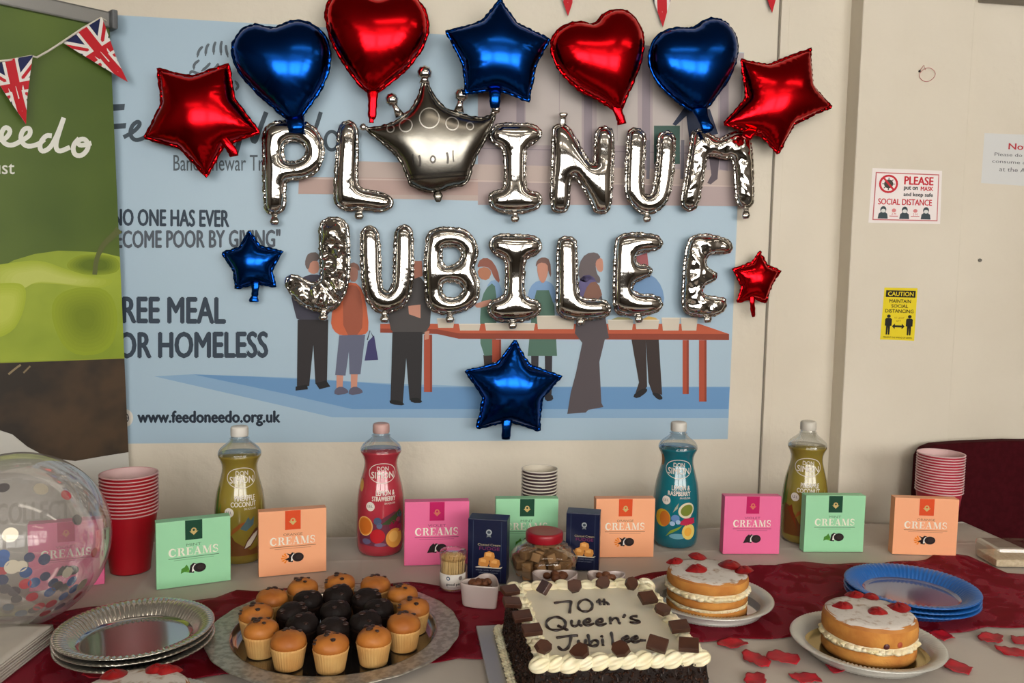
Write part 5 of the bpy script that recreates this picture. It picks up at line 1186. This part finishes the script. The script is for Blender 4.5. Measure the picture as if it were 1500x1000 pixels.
# lettering piped in dark chocolate
lm = mat('piped_chocolate', (34, 18, 14), .35); mb = MB()
def S2(P, closed=False):
    Q = [(690 + x / 4.1667, 840 + y / 4.1667) for x, y in P]
    for _ in range(2): Q = chaikin(Q, closed)
    pts = [on_cake(x, y, .0008) for x, y in Q]; mb.tube(pts, [.0021 + .0004 * math.sin(i * .9) for i in range(len(pts))], lm, 8, closed)
el = lambda cx, cy, rx, ry: [(cx + rx * math.cos(2 * PI * i / 10), cy + ry * math.sin(2 * PI * i / 10)) for i in range(10)]
S2([(508, 180), (560, 172), (612, 170)]); S2([(612, 170), (606, 200), (602, 240)]); S2(el(697, 196, 46, 38), True)
S2([(782, 158), (784, 178), (790, 190)]); S2([(764, 172), (812, 171)]); S2([(812, 158), (813, 190)]); S2([(813, 178), (828, 172), (840, 190)])
S2(el(518, 306, 62, 42), True); S2([(530, 318), (560, 330), (590, 346)])
S2([(614, 288), (612, 314), (634, 324), (656, 310), (660, 288)]); S2([(660, 288), (660, 312), (676, 320)])
for x in (690, 766): S2([(x, 300), (x + 40, 294), (x + 32, 274), (x + 4, 282), (x - 4, 308), (x + 20, 320), (x + 58, 304)])
S2([(850, 268), (852, 306)]); S2([(852, 288), (876, 268), (898, 276), (902, 302), (914, 304)]); S2([(938, 252), (930, 268)])
S2([(1016, 262), (984, 258), (972, 274), (1006, 284), (1036, 296), (1004, 304), (970, 296)])
S2([(522, 392), (580, 382), (652, 378)]); S2([(610, 384), (604, 430), (586, 462), (552, 468), (532, 446)])
S2([(656, 410), (654, 436), (676, 442), (696, 428), (700, 406)]); S2([(700, 406), (698, 432), (710, 440)])
S2([(714, 374), (722, 410), (728, 440)]); S2([(726, 424), (748, 404), (776, 412), (774, 436), (744, 444), (728, 438)])
S2([(802, 402), (806, 438)]); S2([(796, 386), (800, 382)]); S2([(856, 360), (864, 400), (868, 438)])
for x in (928, 984): S2([(x, 402), (x + 36, 396), (x + 26, 380), (x + 2, 388), (x - 8, 410), (x + 14, 422), (x + 50, 408)])
S2([(1030, 408), (1066, 408)])
mb.build('icing_lettering', t)

# ================================================================== fudge jar
p = tb(796, 844); gj = clear('jar_glass', (.90, .92, .88), .35, .03)
t = thing('sweet_jar', 'round clear jar with red lid full of fudge cubes', 'jar', (p.x, p.y, TZ + .0035))
JP = [(.036, 0), (.048, .002), (.058, .010), (.0655, .023), (.0675, .034), (.0645, .046), (.055, .057), (.0425, .0655), (.036, .0690), (.0335, .072)]
mb = MB(); mb.lathe([(0, .0005)] + JP, gj, 64, cap=False); mb.build('body', t)
mb = MB(); mb.lathe([(.0335, .0705), (.0362, .0705), (.0368, .072), (.0368, .0845), (.0358, .0880), (.033, .0892), (.029, .0888), (0, .0884)], mat('red_lid', (146, 14, 30), .35), 90, cap=False, wob=lambda r, z, a, i: (r * (1 + .006 * math.sin(45 * a)) if i in (2, 3) else r, z)); mb.build('lid', t)
fud = mat('fudge', (168, 124, 82), .7, rgb2=(140, 100, 64), nscale=30, bump=(90, .4, .002))
cub = []
JX, JY, JZ = p.x, p.y, TZ + .0035
def jr(z): return float(np.interp(z, [q[1] for q in JP], [q[0] for q in JP]))
rd = random.Random(3); lev = [(.0110, [(.0, 1), (.024, 5), (.0455, 10)]), (.0300, [(.0, 1), (.025, 5), (.0520, 12)]), (.0485, [(.0, 1), (.025, 5), (.0470, 10)]), (.0655, [(.012, 3)])]
k = 0; f0 = None
for z, rings in lev:
    for r, n in rings:
        r = min(r, jr(z + .006) - .0145)
        for j in range(n):
            a = 2 * PI * j / n + z * 60
            if f0 is None:
                mb = MB(); mb.box((0, 0, 0), (.0190, .0175, .0165), fud, bevel=.0018); f0 = mb.build('fudge_cube'); o = f0
            else: o = f0.copy(); COL.objects.link(o)
            o.location = (JX + r * math.cos(a), JY + r * math.sin(a), JZ + z); o.rotation_euler = (rd.random() * .5 - .25, rd.random() * .5 - .25, a + rd.random() * .4); o.scale = (1, 1, 1)
            tag(o, 'light brown fudge cube inside the red-lidded jar', 'sweet', 'fudge cubes in the jar')

# ================================================================== heart ramekins
ram = mat('white_ceramic', (206, 190, 184), .25, coat=.4); fd = mat('brown_sweet', (120, 72, 42), .55, rgb2=(92, 50, 28), nscale=40, bump=(90, .5, .003))
def heart_pts(s, n=56):
    P = []
    for i in range(n):
        a = 2 * PI * i / n; x = 1.0 * (.86 * math.sin(a) - .12 * math.sin(3 * a)); y = .84 * math.cos(a) - .31 * math.cos(2 * a) - .04 * math.cos(3 * a) - .02 * math.cos(4 * a)
        P.append((x * s, y * s))
    return P
def ramekin(label, px, rz, s, h, n_in, seed, what, z0):
    p = tb(*px); t = thing('heart_ramekin', label, 'dish', (p.x, p.y, z0), rz, 'heart shaped dishes')
    mb = MB(); n = 56; L = [(.86, 0), (.89, .002), (1, h - .003), (1.0, h - .001), (.965, h), (.93, h - .001), (.915, h - .004), (.82, .006)]
    vs = []; fs = []
    for k, z in L: vs += [(x, y, z) for x, y in heart_pts(s * k, n)]
    for i in range(len(L) - 1):
        for j in range(n): q = (j + 1) % n; fs.append([i * n + q, i * n + j, (i + 1) * n + j, (i + 1) * n + q])
    fs.append(list(range(n))); fs.append([(len(L) - 1) * n + j for j in range(n)][::-1]); mb.add(vs, fs, ram, True); mb.build('bowl', t)
    rd = random.Random(seed); R = Matrix.Rotation(rz, 3, 'Z')
    spots = [(.0, .30), (.42, .38), (-.42, .38), (.0, -.28), (.30, -.02), (-.32, -.02), (.52, .05), (-.54, .06), (.16, .55), (-.18, .58)][:n_in]
    for i, (x, y) in enumerate(spots):
        mb = MB(); q = s * .21 * (.85 + .3 * rd.random()); mb.ball((0, 0, 0), (q, q * .85, q * .75), fd, 14, 9, disp=lambda d: .16 * noise.noise(d * 2.2 + Vector((i, seed, 0))))
        c = R @ Vector((x * s * .82, y * s * .82, 0)); o = mb.build('fudge_chunk', None, (p.x + c.x, p.y + c.y, z0 + h - .010 + .005 * (1 - abs(x) - abs(y)) + .004 * rd.random()), rd.random() * 6)
        tag(o, 'brown fudge chunk in the ' + what, 'sweet', 'fudge chunks in the ' + what)
        mb2 = None
    b = MB(); b.prism(heart_pts(s * .80, 40), .0062, h - .019, fd); o = b.build('crumbled_fudge', None, (p.x, p.y, z0), rz); tag(o, 'crumbled brown fudge filling the ' + what, 'sweet', None, 'stuff')
ramekin('white heart shaped dish of brown fudge left of the sheet cake', (705, 886), .62, .0375, .042, 10, 4, 'left heart dish', TZ + .004)
ramekin('white heart shaped dish behind the sheet cake, before the fudge jar', (813, 872), -.1, .0435, .036, 5, 5, 'middle heart dish', TZ + .004)
ramekin('white heart shaped dish behind the sheet cake before the right fudge box', (888, 872), -.15, .0365, .036, 5, 6, 'right heart dish', TZ + .004)

# ================================================================== toothpick pot
p = tb(663, 864); t = thing('toothpick_pot', 'clear plastic pot of toothpicks with a white label', 'pot', (p.x, p.y, TZ + .0035), .05)
mb = MB(); mb.lathe([(0, .0006), (.0225, .0006), (.0240, .003), (.0240, .062)], clear('pot_plastic', (.95, .94, .92), .35, .05), 48, cap=False); mb.build('body', t)
mb = MB(); mb.lathe([(.0246, .058), (.0254, .060), (.0254, .070), (.0235, .0735), (.012, .0745), (0, .0745)], clear('pot_lid_plastic', (.90, .84, .78), .45, .08), 48, cap=False); mb.build('lid', t)
mb = MB(); mb.lathe([(.02425, .006), (.02430, .006), (.02430, .034), (.02425, .034)], mat('white_label', (222, 216, 208), .6), 48, cap=False)
pr = Print(mb, lambda u, v, L: ((.0244 + .0001 * L) * math.cos(-PI / 2 + u / .0244), (.0244 + .0001 * L) * math.sin(-PI / 2 + u / .0244), v), seg=.006)
pr.disc(-.012, .027, .0038, .0038, (62, 88, 110), 1); pr.disc(-.012, .027, .002, .002, (222, 216, 208), 2); pr.disc(.012, .027, .0042, .0042, (146, 132, 128), 1); pr.text('good pick', -.016, .0125, .016, .0185, (40, 36, 36), 1, .03); pr.text('toothpicks', -.014, .0085, .010, .0110, (130, 90, 84), 1)
mb.build('printed_label', t)
mb = MB(); rd = random.Random(2); wood = mat('toothpick_wood', (222, 190, 132), .7)
for i in range(230):
    a = rd.random() * 6.28; r = .0215 * math.sqrt(rd.random()); x, y = r * math.cos(a), r * math.sin(a)
    mb.tube([(x, y, .002), (x + rd.uniform(-.001, .001), y + rd.uniform(-.001, .001), (.064 + rd.random() * .005) * (1 - .1 * (r / .0215) ** 4))], .0009, wood, 5)
o = mb.build('toothpicks', None, (p.x, p.y, TZ + .0035)); tag(o, 'bundle of wooden toothpicks inside the clear pot', 'toothpicks', None, 'stuff')

# ================================================================== napkins at the lower left
a = tb(80, 917, .03)
nap = mat('white_napkin', (196, 188, 176), .8, rgb2=(186, 178, 168), nscale=14, bump=(60, .15, .001))
n0 = None
for k in range(9):
    if n0 is None:
        mb = MB(); W_, D_ = .20, .165; vs = []; fs = []; q = 14
        for l in (0, 1):
            for i in range(q + 1):
                for j in range(q + 1):
                    u, v = i / q, j / q; z = .0026 * l + .0004 * noise.noise(Vector((u * 4, v * 4, l)))
                    vs.append((-W_ * (1 - u), -D_ * (1 - v), z))
        N = (q + 1) ** 2
        for i in range(q):
            for j in range(q):
                b0 = i * (q + 1) + j; f = [b0, b0 + q + 1, b0 + q + 2, b0 + 1]; fs.append(f[::-1]); fs.append([N + x for x in f])
        bd = [i * (q + 1) for i in range(q + 1)] + [q * (q + 1) + j for j in range(1, q + 1)] + [i * (q + 1) + q for i in range(q - 1, -1, -1)] + [j for j in range(q - 1, 0, -1)]
        for i in range(len(bd)): b1, b2 = bd[i], bd[(i + 1) % len(bd)]; fs.append([b1, b2, N + b2, N + b1])
        mb.add(vs, fs, nap, True); n0 = mb.build('paper_napkin'); o = n0
    else: o = n0.copy(); COL.objects.link(o)
    o.location = (a.x - .001 * (k % 3) - .0012 * (8 - k) * .3, a.y - .0006 * (k % 2), TZ + .0046 + .0032 * k); o.rotation_euler = (0, 0, -.16 + .004 * math.sin(k * 2))
    tag(o, '%s white paper napkin of the pile at the lower left' % (('bottom', 'second', 'third', 'fourth', 'fifth', 'sixth', 'seventh', 'eighth', 'top')[k]), 'napkin', 'white napkins')
# pack at the right edge
a = tb(1466, 835); t = thing('wrapped_pack', 'clear wrapped pack of cream napkins at the right end of the table', 'pack', (a.x + .068, a.y + .042, TZ + .001), -.12)
mb = MB(); mb.box((0, 0, .009), (.13, .075, .016), mat('cream_napkins', (206, 188, 158), .8, rgb2=(222, 206, 180), nscale=160, bump=(200, .8, .003)), bevel=.005); mb.build('contents', t)
mb = MB(); mb.box((0, 0, .021), (.138, .082, .042), clear('pack_film', (.95, .94, .91), .3, .12), bevel=.008); mb.build('wrapper', t)

# ================================================================== clear balloon with confetti
r = .1415; Zb = 1.405
q = ray(25, 797); d = q * (Zb / q.dot(CW)); bc = CO + d; bc.z = TZ + r + .0052
t = thing('confetti_balloon', 'large clear round balloon with confetti inside resting at the left', 'balloon', (bc.x, bc.y, bc.z - r))
mb = MB(); mb.ball((0, 0, r), r, clear('balloon_film', (.93, .91, .90), .32, .06, .10), 96, 64); mb.build('body', t)
mb = MB(); mb.lathe([(.004, -.006), (.010, -.002), (.006, .003), (.004, .008)], _M['balloon_film'], 20, c=(-r * .98 - 0, 0, r), cap=False); o = mb.build('knot', t)
cc = dict(b=(24, 82, 150), n=(28, 44, 92), r=(186, 34, 50), w=(222, 214, 190), g=(92, 104, 122), k=(70, 62, 66))
cn = dict(b='bright blue', n='navy blue', r='red', w='pale cream', g='grey blue', k='dark grey')
disc0 = {}
conf = [(43, 816, 'n'), (65, 819, 'n'), (5, 813, 'b'), (4, 822, 'b'), (4, 835, 'r'), (18, 830, 'w'), (31, 829, 'w'), (38, 838, 'b'), (66, 844, 'n'), (3, 849, 'n'), (50, 853, 'b'), (37, 855, 'r'), (78, 853, 'n'), (7, 862, 'k'), (21, 866, 'k'), (73, 867, 'b'), (93, 873, 'b'), (108, 862, 'b'), (114, 872, 'r'), (47, 874, 'r'), (24, 877, 'k'), (75, 884, 'r'), (57, 888, 'r'), (31, 898, 'g'), (122, 878, 'g'), (120, 856, 'w'), (99, 838, 'w'), (15, 783, 'w'), (138, 809, 'r'), (5, 714, 'k'), (97, 725, 'r'), (113, 761, 'k'), (94, 860, 'k'), (105, 851, 'b'), (84, 858, 'k'), (60, 716, 'w'), (12, 889, 'g'), (50, 893, 'k'), (66, 898, 'r'), (88, 888, 'g')]
cen = Vector((bc.x, bc.y, bc.z))
for i, (x, y, k) in enumerate(conf):
    dr = ray(x, y).normalized(); oc = CO - cen; b_ = oc.dot(dr); R_ = r - .0035; disc = b_ * b_ - (oc.dot(oc) - R_ * R_)
    if disc < 0: continue
    tt = -b_ - math.sqrt(disc) if (i % 4 or y < 800) else -b_ + math.sqrt(disc)
    P = CO + dr * tt; nrm = (P - cen).normalized()
    if k not in disc0:
        mb = MB(); n = 20; mb.prism([(.0086 * math.cos(2 * PI * j / n), .0086 * math.sin(2 * PI * j / n)) for j in range(n)], -.00015, .00015, mat('confetti_' + k, cc[k], .35, .3 if k in 'bnw' else 0)); o = disc0[k] = mb.build('confetti_disc')
    else: o = disc0[k].copy(); COL.objects.link(o)
    o.location = P; o.rotation_mode = 'QUATERNION'; o.rotation_quaternion = nrm.to_track_quat('Z', 'Y'); s = 1.25 if k == 'w' and i % 2 else 1; o.scale = (s, s, 1)
    tag(o, cn[k] + ' confetti disc inside the clear round balloon', 'confetti', cn[k] + ' confetti in the balloon')
